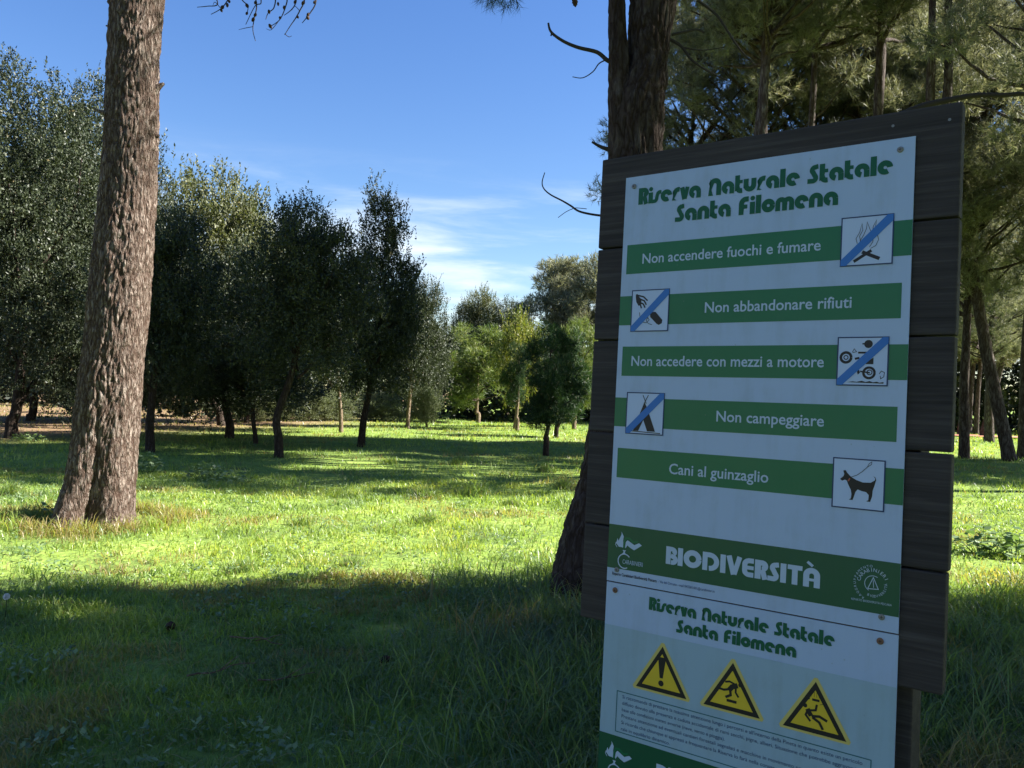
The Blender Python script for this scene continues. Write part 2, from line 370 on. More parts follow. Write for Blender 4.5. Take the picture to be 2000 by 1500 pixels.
def wob(a, b, n, amp, seed=0, r0=.1, r1=.03):
    a, b = Vector(a), Vector(b); rr = random.Random(seed); L_ = (b - a).length; out = []; rad = []
    o = Vector((rr.uniform(0, 99), rr.uniform(0, 99), 0))
    for i in range(n):
        t = i / (n - 1); p = a.lerp(b, t) + mnoise.noise_vector(o + Vector((t * 2.5, 0, 0))) * amp * L_ * min(1, t * 3)
        out.append(p); rad.append(r0 * (1 - t) + r1 * t)
    return out, rad
def trunk_mesh(name, prof, material, nseg=110, step=.02, ridge=.03, flute=.0, seed=0, base_z=0.0):
    """prof: list of (z, cx, cy, r); bark plates and furrows are real relief"""
    z0, z1 = prof[0][0], prof[-1][0]; nz = int((z1 - z0) / step)
    zs = np.linspace(z0, z1, nz); pz = [p[0] for p in prof]
    cx = np.interp(zs, pz, [p[1] for p in prof]); cy = np.interp(zs, pz, [p[2] for p in prof]); rr = np.interp(zs, pz, [p[3] for p in prof])
    k = np.ones(9) / 9
    for arr in (cx, cy, rr):
        pad = np.concatenate([np.full(4, arr[0]), arr, np.full(4, arr[-1])]); arr[:] = np.convolve(pad, k, 'valid')
    V = np.zeros((nz, nseg, 3)); off = Vector((seed * 7.3, seed * 3.1, 0))
    for i in range(nz):
        z = zs[i]; r = rr[i]; fl = math.exp(-max(0, z - z0) / .9)
        for j in range(nseg):
            a = 2 * math.pi * j / nseg; ca, sa = math.cos(a), math.sin(a)
            q = Vector((ca * r, sa * r, 0)) + off
            wv = mnoise.noise_vector(Vector((q.x * 4, q.y * 4, z * 2.2))) * .09
            d, _ = mnoise.voronoi(Vector(((q.x + wv.x) * 25, (q.y + wv.y) * 25, (z + wv.z * 3) * 3.0)))
            e = min(1, (d[1] - d[0]) * 2.0)
            f = mnoise.fractal(Vector((q.x * 22, q.y * 22, z * 9)), .9, 2.1, 3)
            lump = mnoise.noise(Vector((ca * 1.3, sa * 1.3, z * .9)) + off)
            s = ridge * .75 * (e**.5 - .75) + ridge * .3 * f + r * .07 * lump
            if flute:
                s += flute * fl * r * (math.cos(a * 5 + seed + .5 * math.sin(z * 2)) * .6 + .5 * math.cos(a * 3 + 2.1 * seed + z * .6))
                s -= flute * .55 * math.exp(-max(0, z - z0) / 1.3) * r * max(0, 1 - abs(((a - 4.9 - .1 * math.sin(3 * z) + math.pi) % (2 * math.pi)) - math.pi) / .16)
            V[i, j] = (cx[i] + ca * (r + s), cy[i] + sa * (r + s), z)
    V = V.reshape(-1, 3)
    i_ = np.arange(nz - 1)[:, None] * nseg; j_ = np.arange(nseg)[None, :]
    a = (i_ + j_).ravel(); b = (i_ + (j_ + 1) % nseg).ravel()
    F = np.stack([a, b, b + nseg, a + nseg], 1)
    return np_mesh(name, V, F, smooth=True, mat=material)

# ------------------------------------------------------------------ foliage clouds
def leaf_cloud(seed, lobes, nspr, k, ln, wd, shell=.3, up=.7, spr=.3, gaps=.0, dirbias=.6):
    """lobes (cx,cy,cz,rx,ry,rz). Returns arrays for leaves grown along short sprigs."""
    r = np.random.RandomState(seed); lb = np.array(lobes, dtype=float)
    area = (lb[:, 3] * lb[:, 4] + lb[:, 4] * lb[:, 5] + lb[:, 3] * lb[:, 5]); pi = r.choice(len(lb), nspr, p=area / area.sum())
    cl_ = 12; nc = nspr // cl_; d = unit(r.normal(0, 1, (nspr, 3))); d[:nc * cl_] = np.repeat(d[:nc], cl_, 0); pi[:nc * cl_] = np.repeat(pi[:nc], cl_); rad = 1 - np.abs(r.normal(0, shell, nspr)); rad = np.clip(rad, 0, 1.0); rad[:nc * cl_] = np.repeat(rad[:nc], cl_)
    bump = 1 + .16 * np.sin(d[:, 0] * 7 + pi) * np.sin(d[:, 1] * 6 + 2 * pi) + .12 * np.sin(d[:, 2] * 9 + pi * 1.7)
    P = lb[pi, :3] + d * lb[pi, 3:] * (rad * bump)[:, None]
    P = P + r.normal(0, .11 + .35 * ln, P.shape) * np.array([1, 1, 1.25])
    if gaps:
        g = np.sin(P[:, 0] * 3.1 + seed) * np.sin(P[:, 1] * 2.9) * np.sin(P[:, 2] * 3.7 + 1); kk = g < gaps; P, d = P[kk], d[kk]
    n = len(P)
    A = unit(d * dirbias + np.array([0, 0, up]) + r.normal(0, .35, (n, 3)))
    t = (np.arange(k) + .5) / k
    L_ = r.uniform(.5, 1.3, n) * spr
    PP = (P[:, None, :] + A[:, None, :] * (t[None, :, None] * L_[:, None, None])).reshape(-1, 3)
    AA = np.repeat(A, k, 0); D = unit(AA * .55 + r.normal(0, .6, AA.shape)); U = unit(r.normal(0, 1, AA.shape) + np.array([0, 0, .7]))
    U = unit(U - D * (U * D).sum(1, keepdims=True))
    lnn = ln * r.uniform(.6, 1.3, len(PP)); tn = np.clip(np.repeat(r.uniform(0, 1, n), k) * .7 + r.uniform(0, .4, len(PP)) - .05, 0, 1)
    dry = (r.uniform(0, 1, len(PP)) < .006) * .4
    return PP, D, U, lnn, lnn * wd / ln, np.stack([tn, dry, np.zeros(len(PP)), np.ones(len(PP))], 1)
def needle_cloud(seed, clumps, per, nn, ln, wd, up=.55, flat_=.6):
    """clumps (cx,cy,cz,rad): tufts of thin needles fanning round twig ends"""
    r = np.random.RandomState(seed); cl = np.array(clumps, dtype=float); m = len(cl)
    wgt = cl[:, 3]**2; wgt /= wgt.sum(); pi = r.choice(m, m * per, p=wgt); n = len(pi)
    d = unit(r.normal(0, 1, (n, 3))); rad = np.clip(1 - np.abs(r.normal(0, .42, n)), .05, 1.1)
    P = cl[pi, :3] + d * (cl[pi, 3] * rad)[:, None] * np.array([1, 1, flat_])
    A = unit(d * .7 + np.array([0, 0, up]) + r.normal(0, .3, (n, 3)))
    AA = np.repeat(A, nn, 0); PP = np.repeat(P, nn, 0) + AA * (np.tile(np.arange(nn) / nn, n) * ln * .9)[:, None]
    D = unit(AA * .75 + r.normal(0, .5, AA.shape)); S = unit(np.cross(D, r.normal(0, 1, D.shape)))
    l_ = ln * r.uniform(.7, 1.25, len(PP)); w_ = wd
    V = np.stack([PP - S * w_ * .5, PP + S * w_ * .5, PP + D * l_[:, None]], 1).reshape(-1, 3)
    F = np.arange(len(V)).reshape(-1, 3)
    tn = np.clip(np.repeat(r.uniform(0, 1, n) * .6 + np.take(r.uniform(0, .35, m), pi), nn) + r.uniform(-.1, .1, len(PP)), 0, 1)
    t = np.stack([tn, (r.uniform(0, 1, len(PP)) < .03) * .5, np.zeros(len(PP)), np.ones(len(PP))], 1)
    return V, F, np.repeat(t, 3, 0)

# oak crowns, unit: half width 1, height 1 (built at real size, then fitted)
def oak_lobes(seed, hw, h, n, shape):
    r = random.Random(seed); out = []
    for i in range(n):
        t = (i + r.uniform(.1, .9)) / n; z = h * (.08 + .88 * t)
        if shape == 'round': env = hw * math.sin(math.pi * (.2 + .66 * t))**.7
        elif shape == 'peak': env = hw * (1.0 - t**1.6) * (1 if t > .2 else .75) + .15
        else: env = hw * (.75 + .25 * math.sin(math.pi * t)) * (1 if t < .75 else (1 - (t - .75) * 2.6))
        a = i * 2.4 + r.uniform(-.4, .4); rr = env * r.uniform(.3, .85); lr = max(.25, env * r.uniform(.3, .58))
        out.append((math.cos(a) * rr, math.sin(a) * rr, z, lr, lr, lr * r.uniform(.8, 1.35)))
        if i % 3 == 0 and t > .45: out.append((math.cos(a) * rr, math.sin(a) * rr, z + lr * .9, lr * .33, lr * .33, lr * .8))
    return out
PROTO = {}
def oak_proto(key, seed, hw, h, n, shape, nspr, mats, ln=.085, extra=()):
    lobes = oak_lobes(seed, hw, h, n, shape) + list(extra)
    a = leaf_cloud(seed, lobes, nspr, 9, ln, ln * .5, .32, .6, .36, gaps=.22)
    PROTO[key] = [(leaves_mesh('oak_crown_' + key + str(i), *a, mm), hw, h) for i, mm in enumerate(mats)]
oak_proto('round', 1, 2.3, 4.8, 24, 'round', 11000, (MOAK, MOLIVE))
oak_proto('peak', 2, 1.9, 6.0, 24, 'peak', 9500, (MOAK, MOLIVE), extra=[(-.35, 0, 5.3, .32, .32, .8), (.55, .1, 4.9, .3, .3, .75), (-.3, .1, 5.9, .16, .16, .5), (.6, 0, 5.5, .15, .15, .45)])
oak_proto('tall', 3, 3.0, 9.0, 40, 'tall', 25000, (MOAK, MOLIVE), .085)
oak_proto('wide', 4, 2.6, 4.0, 26, 'round', 10000, (MOAK, MPALE), extra=[(-2.1, 0, .9, .8, .8, .6), (2.0, .2, .8, .7, .7, .5)])
oak_proto('small', 5, 1.5, 2.6, 14, 'round', 2600, (MYEL, MPALE), .09)

TREEN = 0
def tree(name, label, cat, group, px, py, ccx, top, hw, bot, key, vi, bark, tr_px, lean=None, Y=None, rz=None):
    """px,py trunk foot; crown centre column ccx, top/bottom rows, half width, all sighted on the photograph, stood on the ground there"""
    global TREEN; TREEN += 1
    gx_, gy_ = ground(px, py)
    if Y is not None: gx_, gy_ = at(px, py, Y).x, Y
    z = H1(gx_, gy_); root = empty(name, (gx_, gy_, z - .03))
    tag(root, label, cat, group)
    me, phw, ph = PROTO[key][vi]
    pb, pt, pc = at(ccx, bot, gy_), at(ccx, top, gy_), at(ccx + hw, (top + bot) / 2, gy_)
    W = pc.x - at(ccx, (top + bot) / 2, gy_).x
    hh = pt.z - pb.z
    c = link('crown', me, root); c.location = (pb.x - gx_, 0, pb.z - z)
    kw = 1.12 if key in ('peak', 'tall', 'small') else 1.28; c.scale = (W / phw * kw, W / phw * kw, hh / ph * 1.0); c.rotation_euler = (0, 0, rz if rz is not None else 0)
    # trunk and a few limbs
    r0 = tr_px * .5 * gy_ / FPX; hb = pb.z - z; tx = pb.x - gx_
    rr = random.Random(TREEN); mid = Vector((tx * .16 + rr.uniform(-.07, .07), 0, hb * .55))
    if lean: mid.x -= lean
    pts = [Vector((0, 0, -.15)), Vector((0, 0, .0)), Vector((mid.x * .4, 0, hb * .28)), mid, Vector((tx * .5, 0, hb + .2)), Vector((tx, 0, hb + hh * .4))]
    rad = [r0 * 1.5, r0 * 1.2, r0, r0 * .93, r0 * .8, r0 * .3]
    V, F = [], []; sp = smooth_path(pts, rad, 5); tube(V, F, sp[0], sp[1], 12)
    link('trunk', np_mesh('trunk', np.array(V), np.array(F), smooth=True), root, bark)
    lst = []
    for i in range(5):
        a = i * 1.3 + TREEN; s = Vector((tx * .8, 0, hb + .1 + i * .12 * hh * .4))
        e = Vector((tx + math.cos(a) * W * .7, math.sin(a) * W * .7, hb + hh * (.25 + .12 * i)))
        lst.append(wob(s, e, 6, .1, TREEN * 9 + i, r0 * .45, r0 * .1))
    tubes_obj('limb', lst, root, bark, 6)
    return root
def smooth_path(pts, rad, n):
    out, rr = [], []
    P = [pts[0]] + list(pts) + [pts[-1]]
    for i in range(1, len(P) - 2):
        for k in range(n):
            t = k / n; p0, p1, p2, p3 = (Vector(P[i + j]) for j in (-1, 0, 1, 2))
            out.append(.5 * ((2 * p1) + (p2 - p0) * t + (2 * p0 - 5 * p1 + 4 * p2 - p3) * t * t + (3 * p1 - p0 - 3 * p2 + p3) * t**3))
            rr.append(rad[i - 1] * (1 - t) + rad[min(i, len(rad) - 1)] * t)
    out.append(Vector(pts[-1])); rr.append(rad[-1]); return out, rr

OG = 'holm oaks across the meadow'
T = lambda *a, **k: tree('holm_oak', a[0], 'tree', OG, *a[1:], **k)
T('tall dark holm oak at the left frame edge, its trunk foot in brown leaf litter', 22, 857, 45, 118, 165, 790, 'tall', 0, MBARKO, 24)
T('tall holm oak filling the gap just left of the big sunlit pine trunk', 150, 838, 170, 165, 130, 800, 'tall', 0, MBARKO, 20, rz=2)
T('holm oak with thin trunk far back at the left edge beyond the leaf litter', 60, 822, 70, 330, 150, 800, 'round', 0, MBARKO, 18, rz=1)
T('holm oak with slim dark trunk directly right of the big sunlit pine trunk', 293, 884, 300, 440, 95, 775, 'round', 0, MBARKO, 17, rz=.6)
T('olive tinted oak with the broad pale top behind the slim dark trunks', 433, 832, 395, 362, 115, 780, 'round', 1, MBARKO, 16, rz=2.4)
T('holm oak with stout short brown trunk between two darker slim ones', 448, 857, 430, 520, 125, 800, 'wide', 0, MBARKO, 17, rz=.3)
T('nearest dark holm oak of the row, with a curved black trunk', 545, 895, 588, 415, 105, 745, 'round', 0, MBARKO, 16, lean=.12, rz=3)
T('low spreading holm oak bough mass left of the curved black trunk', 500, 868, 480, 640, 130, 790, 'wide', 0, MBARKO, 9, rz=4)
T('twin peaked dark holm oak standing on a straight black trunk', 705, 872, 735, 378, 85, 770, 'peak', 0, MBARKO, 14, rz=0)
T('pale slender trunked oak between the curved trunk and the twin peaked one', 666, 845, 655, 520, 80, 768, 'round', 0, MBARKP, 8, rz=5)
T('dark holm oak sloping down to the right of the twin peaked one', 796, 837, 803, 565, 50, 782, 'round', 0, MBARKP, 8, rz=1.4)
T('dark lower holm oak at the right end of the oak row', 846, 826, 836, 645, 30, 800, 'round', 0, MBARKO, 8, rz=2.2)
T('dark holm oak crown deep between the olive topped oak and the nearest one', 480, 826, 520, 470, 95, 785, 'round', 0, MBARKO, 10, rz=.2)
T('low dark holm oak far back behind the big sunlit pine trunk', 240, 826, 245, 480, 90, 790, 'round', 0, MBARKO, 10, rz=.9)
tree('grey_shrub', 'pale grey green shrub in sunlight beside the slender trunk at the end of the oaks', 'shrub', None, 832, 834, 826, 760, 26, 826, 'wide', 1, MBARKP, 4)
SH = 'pale shrubs under the oak crowns'
for i, (x, l) in enumerate(((505, 'pale grey shrub behind the stout short brown oak trunk'), (585, 'pale grey shrub just right of the curved black oak trunk'), (640, 'pale grey shrub left of the pale slender oak trunk'), (745, 'pale grey shrub right of the straight black oak trunk'))):
    tree('pale_shrub', l, 'shrub', SH, x, 822, x, 768, 45, 822, 'wide', 1, MBARKP, 4, rz=i * 1.3)
tree('tall_shrub', 'grey green broad tree rising left of the clouded sky gap', 'tree', None, 935, 815, 925, 583, 42, 760, 'round', 1, MBARKO, 8, Y=62)
tree('dark_tree', 'small dark tree on the skyline beside the grey green one', 'tree', None, 990, 815, 975, 600, 45, 770, 'round', 0, MBARKO, 8, Y=64, rz=2)
tree('dark_tree', 'small dark round tree on the skyline nearest the big far pine', 'tree', None, 1012, 815, 1012, 612, 30, 770, 'round', 0, MBARKO, 8, Y=66, rz=3)
tree('young_tree', 'yellow green young tree behind the round pale green pine', 'tree', None, 1005, 840, 1010, 635, 42, 775, 'small', 0, MBARKP, 7, rz=1)

# ------------------------------------------------------------------ pines
def crown_clumps(seed, hw, h, n, shape='pine'):
    r = random.Random(seed); out = []
    for i in range(n):
        t = r.random()**.8; z = h * t
        env = hw * (math.sin(math.pi * (.12 + .8 * t))**.7)
        a = r.uniform(0, 2 * math.pi); q = env * math.sqrt(r.random()) * .9
        out.append((math.cos(a) * q, math.sin(a) * q, z, r.uniform(.45, .95) * hw * (.28 if n < 90 else .2)))
    return out
def pine_proto(key, seed, hw, h, n, per, nn, ln, wd, mats, flat_=.6):
    cl = crown_clumps(seed, hw, h, n)
    V, F, t = needle_cloud(seed, cl, per, nn, ln, wd, flat_=flat_)
    ms = []
    for i, m_ in enumerate(mats): ms.append(np_mesh('pine_crown_' + key + str(i), V, F, t, mat=m_))
    r = random.Random(seed); lst = []
    for i, c in enumerate(cl):
        if i % 2: continue
        zb = max(0, c[2] - math.hypot(c[0], c[1]) * r.uniform(.35, .8) - .2)
        lst.append(wob((0, 0, zb), (c[0], c[1], c[2] - .1), 7, .12, seed * 99 + i, .02 + .012 * h * .4, .012))
    VV, FF = [], []
    for pts, rad in lst: tube(VV, FF, pts, rad, 5)
    PROTO[key] = [(me, hw, h, np_mesh('pine_limbs_' + key, np.array(VV), np.array(FF), smooth=True, mat=MBARKF)) for me in ms]
pine_proto('aleppo', 11, 3.2, 7.5, 170, 38, 19, .19, .014, (MPINE, MDPINE))
pine_proto('airy', 12, 2.8, 8.5, 140, 36, 19, .19, .0135, (MPINE, MDPINE))
pine_proto('round_pine', 13, 1.7, 3.0, 44, 60, 9, .20, .022, (MYPINE, MDPINE), .9)
pine_proto('far', 14, 3.6, 6.0, 80, 70, 7, .32, .045, (MPINE, MDPINE), .7)

def pine(name, label, group, x, y, r0, lean, hcr, key, vi=0, s=1.0, sz=1.0, rz=0, bark=None, fork=False, top=None):
    """x,y foot; lean (dx,dy) metres at crown base; hcr crown base height"""
    z = H1(x, y); root = empty(name, (x, y, z - .03)); tag(root, label, 'tree', group)
    me, phw, ph, lm = PROTO[key][vi]; b = bark or MBARKF
    c = link('crown', me, root); c.location = (lean[0], lean[1], hcr); c.scale = (s, s, sz); c.rotation_euler = (0, 0, rz)
    c = link('limb', lm, root); c.location = (lean[0], lean[1], hcr); c.scale = (s, s, sz); c.rotation_euler = (0, 0, rz)
    hh = hcr + ph * sz * .85; q = lean
    pts = [Vector((0, 0, -.1)), Vector((q[0] * .08, q[1] * .08, .5)), Vector((q[0] * .55 - .05, q[1] * .5, hcr * .5)), Vector((q[0], q[1], hcr)), Vector((q[0] * 1.1, q[1], hcr + (hh - hcr) * .5)), Vector((q[0] * 1.0, q[1], hh))]
    sp = smooth_path(pts, [r0 * 1.35, r0 * 1.05, r0 * .93, r0 * .78, r0 * .5, r0 * .15], 9)
    V, F = [], []; tube(V, F, sp[0], [q_ * .84 for q_ in sp[1]], 20)
    if fork:
        c0 = [o_ for o_ in root.children]
        for o_ in c0: o_.location.z += 3.2
        sp = smooth_path([pts[3] + Vector((0, 0, -.2)), pts[3] + Vector((.35, 0, 1.1)), pts[3] + Vector((.45, .2, 4)), pts[3] + Vector((.9, .3, 6.5))], [r0 * .6, r0 * .6, r0 * .45, r0 * .1], 7); tube(V, F, sp[0], sp[1], 14)
    V = np.array(V)
    # bark relief
    nz = np.array([mnoise.fractal(Vector((a[0] * 9, a[1] * 9, a[2] * 3)), 1, 2, 3) for a in V])
    V[:, 0] += nz * .02 * r0 / .15; V[:, 1] += nz * .02 * r0 / .15
    link('trunk', np_mesh('trunk', V, np.array(F), smooth=True), root, b)
    return root
PG = 'pines of the wood on the right'
def P(label, px, Y, r0, lean, hcr, key, **k):
    p = at(px, 800, Y); return pine('pine_tree', label, PG, p.x, Y, r0, lean, hcr, key, **k)
P('pine with the leaning orange sunlit upper trunk over the board top', 1408, 18.5, .15, (.8, 0), 9.2, 'aleppo', s=.9, rz=.4)
P('straight grey pine trunk just right of the orange sunlit one', 1482, 18, .13, (0, .2), 9.6, 'airy', s=1.0, rz=1.4)
P('thin pine trunk seen between the orange lit trunk and the middle one', 1566, 20.5, .11, (.1, 0), 10.4, 'aleppo', s=1.1, rz=2.2)
P('pine with bent grey trunk above the middle of the board top', 1694, 19.5, .16, (.12, 0), 10.2, 'airy', s=1.1, rz=3.1)
P('forked grey pine rising over the right part of the board top', 1802, 17, .15, (0, 0), 6.9, 'aleppo', s=.8, sz=1.1, rz=4, fork=True)
P('low dense pine right behind the dark forked trunk by the sign', 1350, 26, .17, (-.2, 0), 4.6, 'aleppo', s=1.0, sz=1.1, rz=5)
P('leaning pine with the thick trunk right of the board', 1975, 25.5, .22, (-1.25, .3), 7.0, 'aleppo', s=1.0, sz=1.2, rz=.9)
P('straight pine trunk at the right frame edge', 2003, 27, .24, (.1, 0), 6.2, 'airy', s=1.15, sz=1.1, rz=2.7)
P('thin far pine trunk nearest to the right edge of the board', 1876, 47, .17, (.4, 0), 4.2, 'far', s=1.0, rz=1)
P('second thin far pine trunk right of the board', 1893, 52, .2, (.2, 0), 4.4, 'far', s=1.0, rz=2)
P('third thin far pine trunk right of the board', 1907, 50, .17, (.2, 0), 4.8, 'far', s=.9, rz=3)
P('slanting far pine trunk among the thin ones right of the board', 1921, 46, .2, (1.0, 0), 4.5, 'far', s=1.0, rz=4)
P('darker far pine trunk beside the thick leaning one', 1933, 39, .24, (0, 0), 3.9, 'aleppo', s=1.0, rz=5)
P('pine further back behind the forked grey pine', 1770, 26, .2, (.3, 0), 6.0, 'aleppo', s=1.2, sz=1.15, rz=5.5)
P('pine further back behind the straight grey trunk', 1450, 25, .2, (.3, 0), 6.0, 'aleppo', s=1.25, sz=1.2, rz=.2)
P('tall pine whose crown fills the upper right corner', 2075, 16, .2, (-.2, 0), 6.6, 'aleppo', s=.95, sz=1.1, rz=1.9)
P('pine far back over the middle of the board', 1620, 50, .22, (0, 0), 6.5, 'aleppo', s=1.4, sz=1.3, rz=2.9)
P('dense pine behind the thin middle trunk over the board', 1575, 26, .18, (0, 0), 6.2, 'aleppo', s=1.1, sz=1.2, rz=.8)
P('dense pine behind the bent grey trunk over the board', 1690, 24.5, .18, (0, 0), 5.9, 'aleppo', s=1.0, sz=1.2, rz=3.8)
P('dense pine between the board edge and the thick leaning trunk', 1885, 26.5, .18, (0, 0), 4.6, 'aleppo', s=1.1, sz=1.2, rz=4.8)
P('pine beyond the right frame edge with boughs reaching into view', 2200, 21, .2, (0, 0), 4.6, 'airy', s=1.2, sz=1.1, rz=3.9)
# pines to the right that throw their shade over the meadow and the sign
SG = 'pines around the viewpoint outside the frame'
for i, (x, y, hcr, s, sz, k) in enumerate(((5.6, 4.1, 5.7, .95, .8, 'aleppo'), (9.2, 4.9, 5.4, 1.0, .95, 'aleppo'), (7.6, 2.2, 5.2, .95, .9, 'aleppo'), (6.5, -1.6, 4.6, 1.0, .9, 'aleppo'), (13.0, 5.2, 5.8, 1.0, 1.1, 'aleppo'), (12.0, 1.2, 5.0, 1.1, 1.1, 'aleppo'), (17.5, 5.4, 7.0, 1.0, 1.2, 'aleppo'),
        (17.0, 1.4, 6.6, 1.2, 1.2, 'aleppo'), (10.0, -3.4, 4.6, 1.15, 1.0, 'aleppo'), (4.6, -5.0, 4.2, 1.0, .9, 'aleppo'),
        (-12, -17, 2.2, 1.3, 1.0, 'aleppo'), (-20, -9, 2.2, 1.3, 1.0, 'aleppo'), (-3, -19, 2.0, 1.3, 1.0, 'aleppo'), (6, -16, 2.2, 1.3, 1.0, 'aleppo'), (-24, -1, 2, 1.3, 1.0, 'aleppo'),
        (26, 25, 5.0, 1.2, 1.2, 'airy'), (31, 24, 6.0, 1.3, 1.3, 'aleppo'), (24, 21, 5, 1.2, 1.2, 'aleppo'), (19.5, 22, 5.5, 1.0, 1.0, 'aleppo'))):
    pine('pine_tree', 'pine of the grove around the viewpoint, outside the frame', SG, x, y, .19, (.1, 0), hcr, k, s=s, sz=sz, rz=i * 1.1)
# far and young pines in the middle
p = at(1090, 812, 60)
pine('far_pine', 'big broad pine in the distance left of the board', None, p.x, 60, .25, (.2, 0), 5.3, 'far', s=1.0, sz=.95, rz=.3)
p = at(1175, 812, 57)
pine('far_pine', 'distant pine half hidden by the left edge of the board', None, p.x, 57, .25, (0, 0), 4.6, 'far', s=.9, sz=1.0, rz=2.3)
x, y = ground(934, 826)
pine('young_stone_pine', 'round pale green young pine on a short straight trunk', None, x, y, .13, (-.1, 0), 1.25, 'round_pine', s=1.5, sz=1.22, rz=1, bark=MBARKP)
x, y = ground(1066, 888)
pine('young_pine', 'dark young pine with upright shoots on a thin trunk left of the board', None, x, y, .085, (.05, 0), .95, 'round_pine', 1, s=.6, sz=.78, rz=2, bark=MBARKO)
x, y = ground(1086, 855)
pine('young_pine', 'young dark pine just behind the thin trunked one', None, x, y, .09, (.2, 0), 1.0, 'round_pine', 1, s=.75, sz=.95, rz=4, bark=MBARKO)
x, y = ground(1121, 838)
pine('young_pine', 'light green young pine with pale trunk touching the board edge', None, x, y, .11, (.15, 0), 1.4, 'round_pine', 0, s=.85, sz=1.2, rz=5, bark=MBARKP)
x, y = ground(1010, 843)
pine('young_pine', 'small dark young pine left of the thin trunked one', None, x, y, .09, (0, 0), 1.3, 'round_pine', 1, s=.45, sz=.75, rz=.5, bark=MBARKP)

# ------------------------------------------------------------------ far wood closing the view
def far_wood():
    r = random.Random(4); lobes = []
    for i in range(290):
        x = r.uniform(-48, 52); y = r.uniform(51, 60) + abs(x) * .05
        s = r.uniform(1.4, 2.5) * (1.25 if x > 12 else 1); hmax = 6.6 if x < 12 else 10.5
        lobes.append((x, y, (r.uniform(.0, 1)**1.7) * (hmax - s) + s * .3, s * 1.2, s, s * .95))
    for i in range(70):
        x = r.uniform(-40, 9); y = (39 if x < -9 else 47.5) + r.uniform(0, 3); s = r.uniform(.8, 1.4)
        lobes.append((x, y, s * .35 + r.uniform(0, .9) * (1 if x < -9 else .4), s * 1.3, s * .8, s))
    a = leaf_cloud(77, lobes, 60000, 5, .28, .17, .2, .6, .6)
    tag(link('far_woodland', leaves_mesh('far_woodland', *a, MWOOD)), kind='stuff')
far_wood()

# ------------------------------------------------------------------ the two big pines
def px_profile(rows, Y):
    out = []
    for (py, l, r_) in rows:
        a, b = at(l, py, Y), at(r_, py, Y); out.append(((a.z + b.z) / 2, (a.x + b.x) / 2, (b.x - a.x) / 2))
    return sorted(out)
gxl, gyl = ground(182, 1022)
rows = [(1040, 100, 256), (1000, 108, 254), (950, 124, 258), (900, 134, 262), (850, 143, 266), (800, 150, 271), (700, 163, 280), (600, 173, 290), (500, 185, 297), (400, 196, 301), (300, 203, 304), (200, 208, 308), (100, 214, 311), (0, 219, 317)]
pf = px_profile(rows, gyl); cx0, cy0 = gxl, gyl
prof = [(z - 0.0, x - cx0, 0, r_ * .97) for (z, x, r_) in pf]
zt = prof[-1][0]; prof += [(zt + 2.5, prof[-1][1] + .12, 0, prof[-1][3] * .85), (zt + 5.5, prof[-1][1] + .3, .1, prof[-1][3] * .5)]
LP = empty('pine_tree', (cx0, cy0, 0)); tag(LP, 'big sunlit pine trunk with furrowed bark standing alone in the meadow on the left', 'tree')
link('trunk', trunk_mesh('trunk', prof, MBARK, 200, .017, .031, .26, 3), LP)
def child_pts(root, pts, Y):
    return [Vector(at(x, y, Y)) - Vector(root.location) for x, y in pts]
def stub(root, pts, Y, r0, r1, name='branch', m=MBARK, seg=8):
    q = child_pts(root, pts, Y); sp = smooth_path(q, list(np.linspace(r0, r1, len(q))), 5)
    return tubes_obj(name, [sp], root, m, seg)
stub(LP, [(300, 178), (312, 168), (321, 163)], gyl, .055, .012)
stub(LP, [(300, 262), (306, 266), (311, 264)], gyl, .04, .012)
stub(LP, [(222, 54), (214, 52), (207, 50)], gyl, .02, .008)
stub(LP, [(225, 15), (217, 6), (211, 2)], gyl, .05, .02)
stub(LP, [(208, 222), (196, 218), (185, 213)], gyl - .2, .03, .012)
# crown above the frame and the limb whose coned twigs hang into view
top = Vector((prof[-1][1], .1, prof[-1][0]))
cl = crown_clumps(31, 2.6, 3.6, 42); V, F, t = needle_cloud(31, cl, 60, 12, .14, .009)
c = link('crown', np_mesh('crown', V, F, t, mat=MPINE), LP); c.location = (top.x, top.y, zt + 3.6)
r = random.Random(3); lst = []
for i, cc in enumerate(cl):
    if i % 2 == 0:
        e = Vector(cc[:3]) + Vector((top.x, top.y, zt + 3.6)); s = Vector((top.x, .1, max(zt + 2.4, e.z - 1.5 - r.random())))
        lst.append(wob(s, e, 7, .1, i, .05, .012))
def yz(px, py, Y): return Vector(at(px, py, Y)) - Vector(LP.location)
Yt = gyl - .6
limb_a = [Vector((prof[-3][1] + .1, 0, zt + 1.0)), yz(340, -110, Yt), yz(430, -75, Yt), yz(520, -45, Yt), yz(615, -40, Yt)]
sp = smooth_path(limb_a, [.07, .05, .035, .022, .012], 6); lst.append(sp)
tubes_obj('limb', lst, LP, MBARK, 7)
twigs = [[(400, -80), (415, -20), (425, 8), (405, 12), (385, 14)], [(440, -72), (452, -20), (443, 3), (430, 18), (412, 28)], [(470, -62), (466, -15), (473, 0), (484, 12), (482, 28)], [(490, -55), (498, -10), (501, 15), (496, 38), (494, 60), (499, 80)],
         [(520, -45), (537, -10), (535, 15), (524, 25), (519, 38)], [(540, -45), (560, -8), (556, 18), (545, 40), (527, 52)], [(580, -40), (578, 2), (570, 18), (555, 30)], [(600, -40), (594, 2), (586, 20), (577, 36), (566, 52), (556, 68)], [(615, -40), (617, 3), (606, 25), (596, 38), (590, 45)], [(455, -68), (500, -25), (510, 5), (498, 12), (480, 48)]]
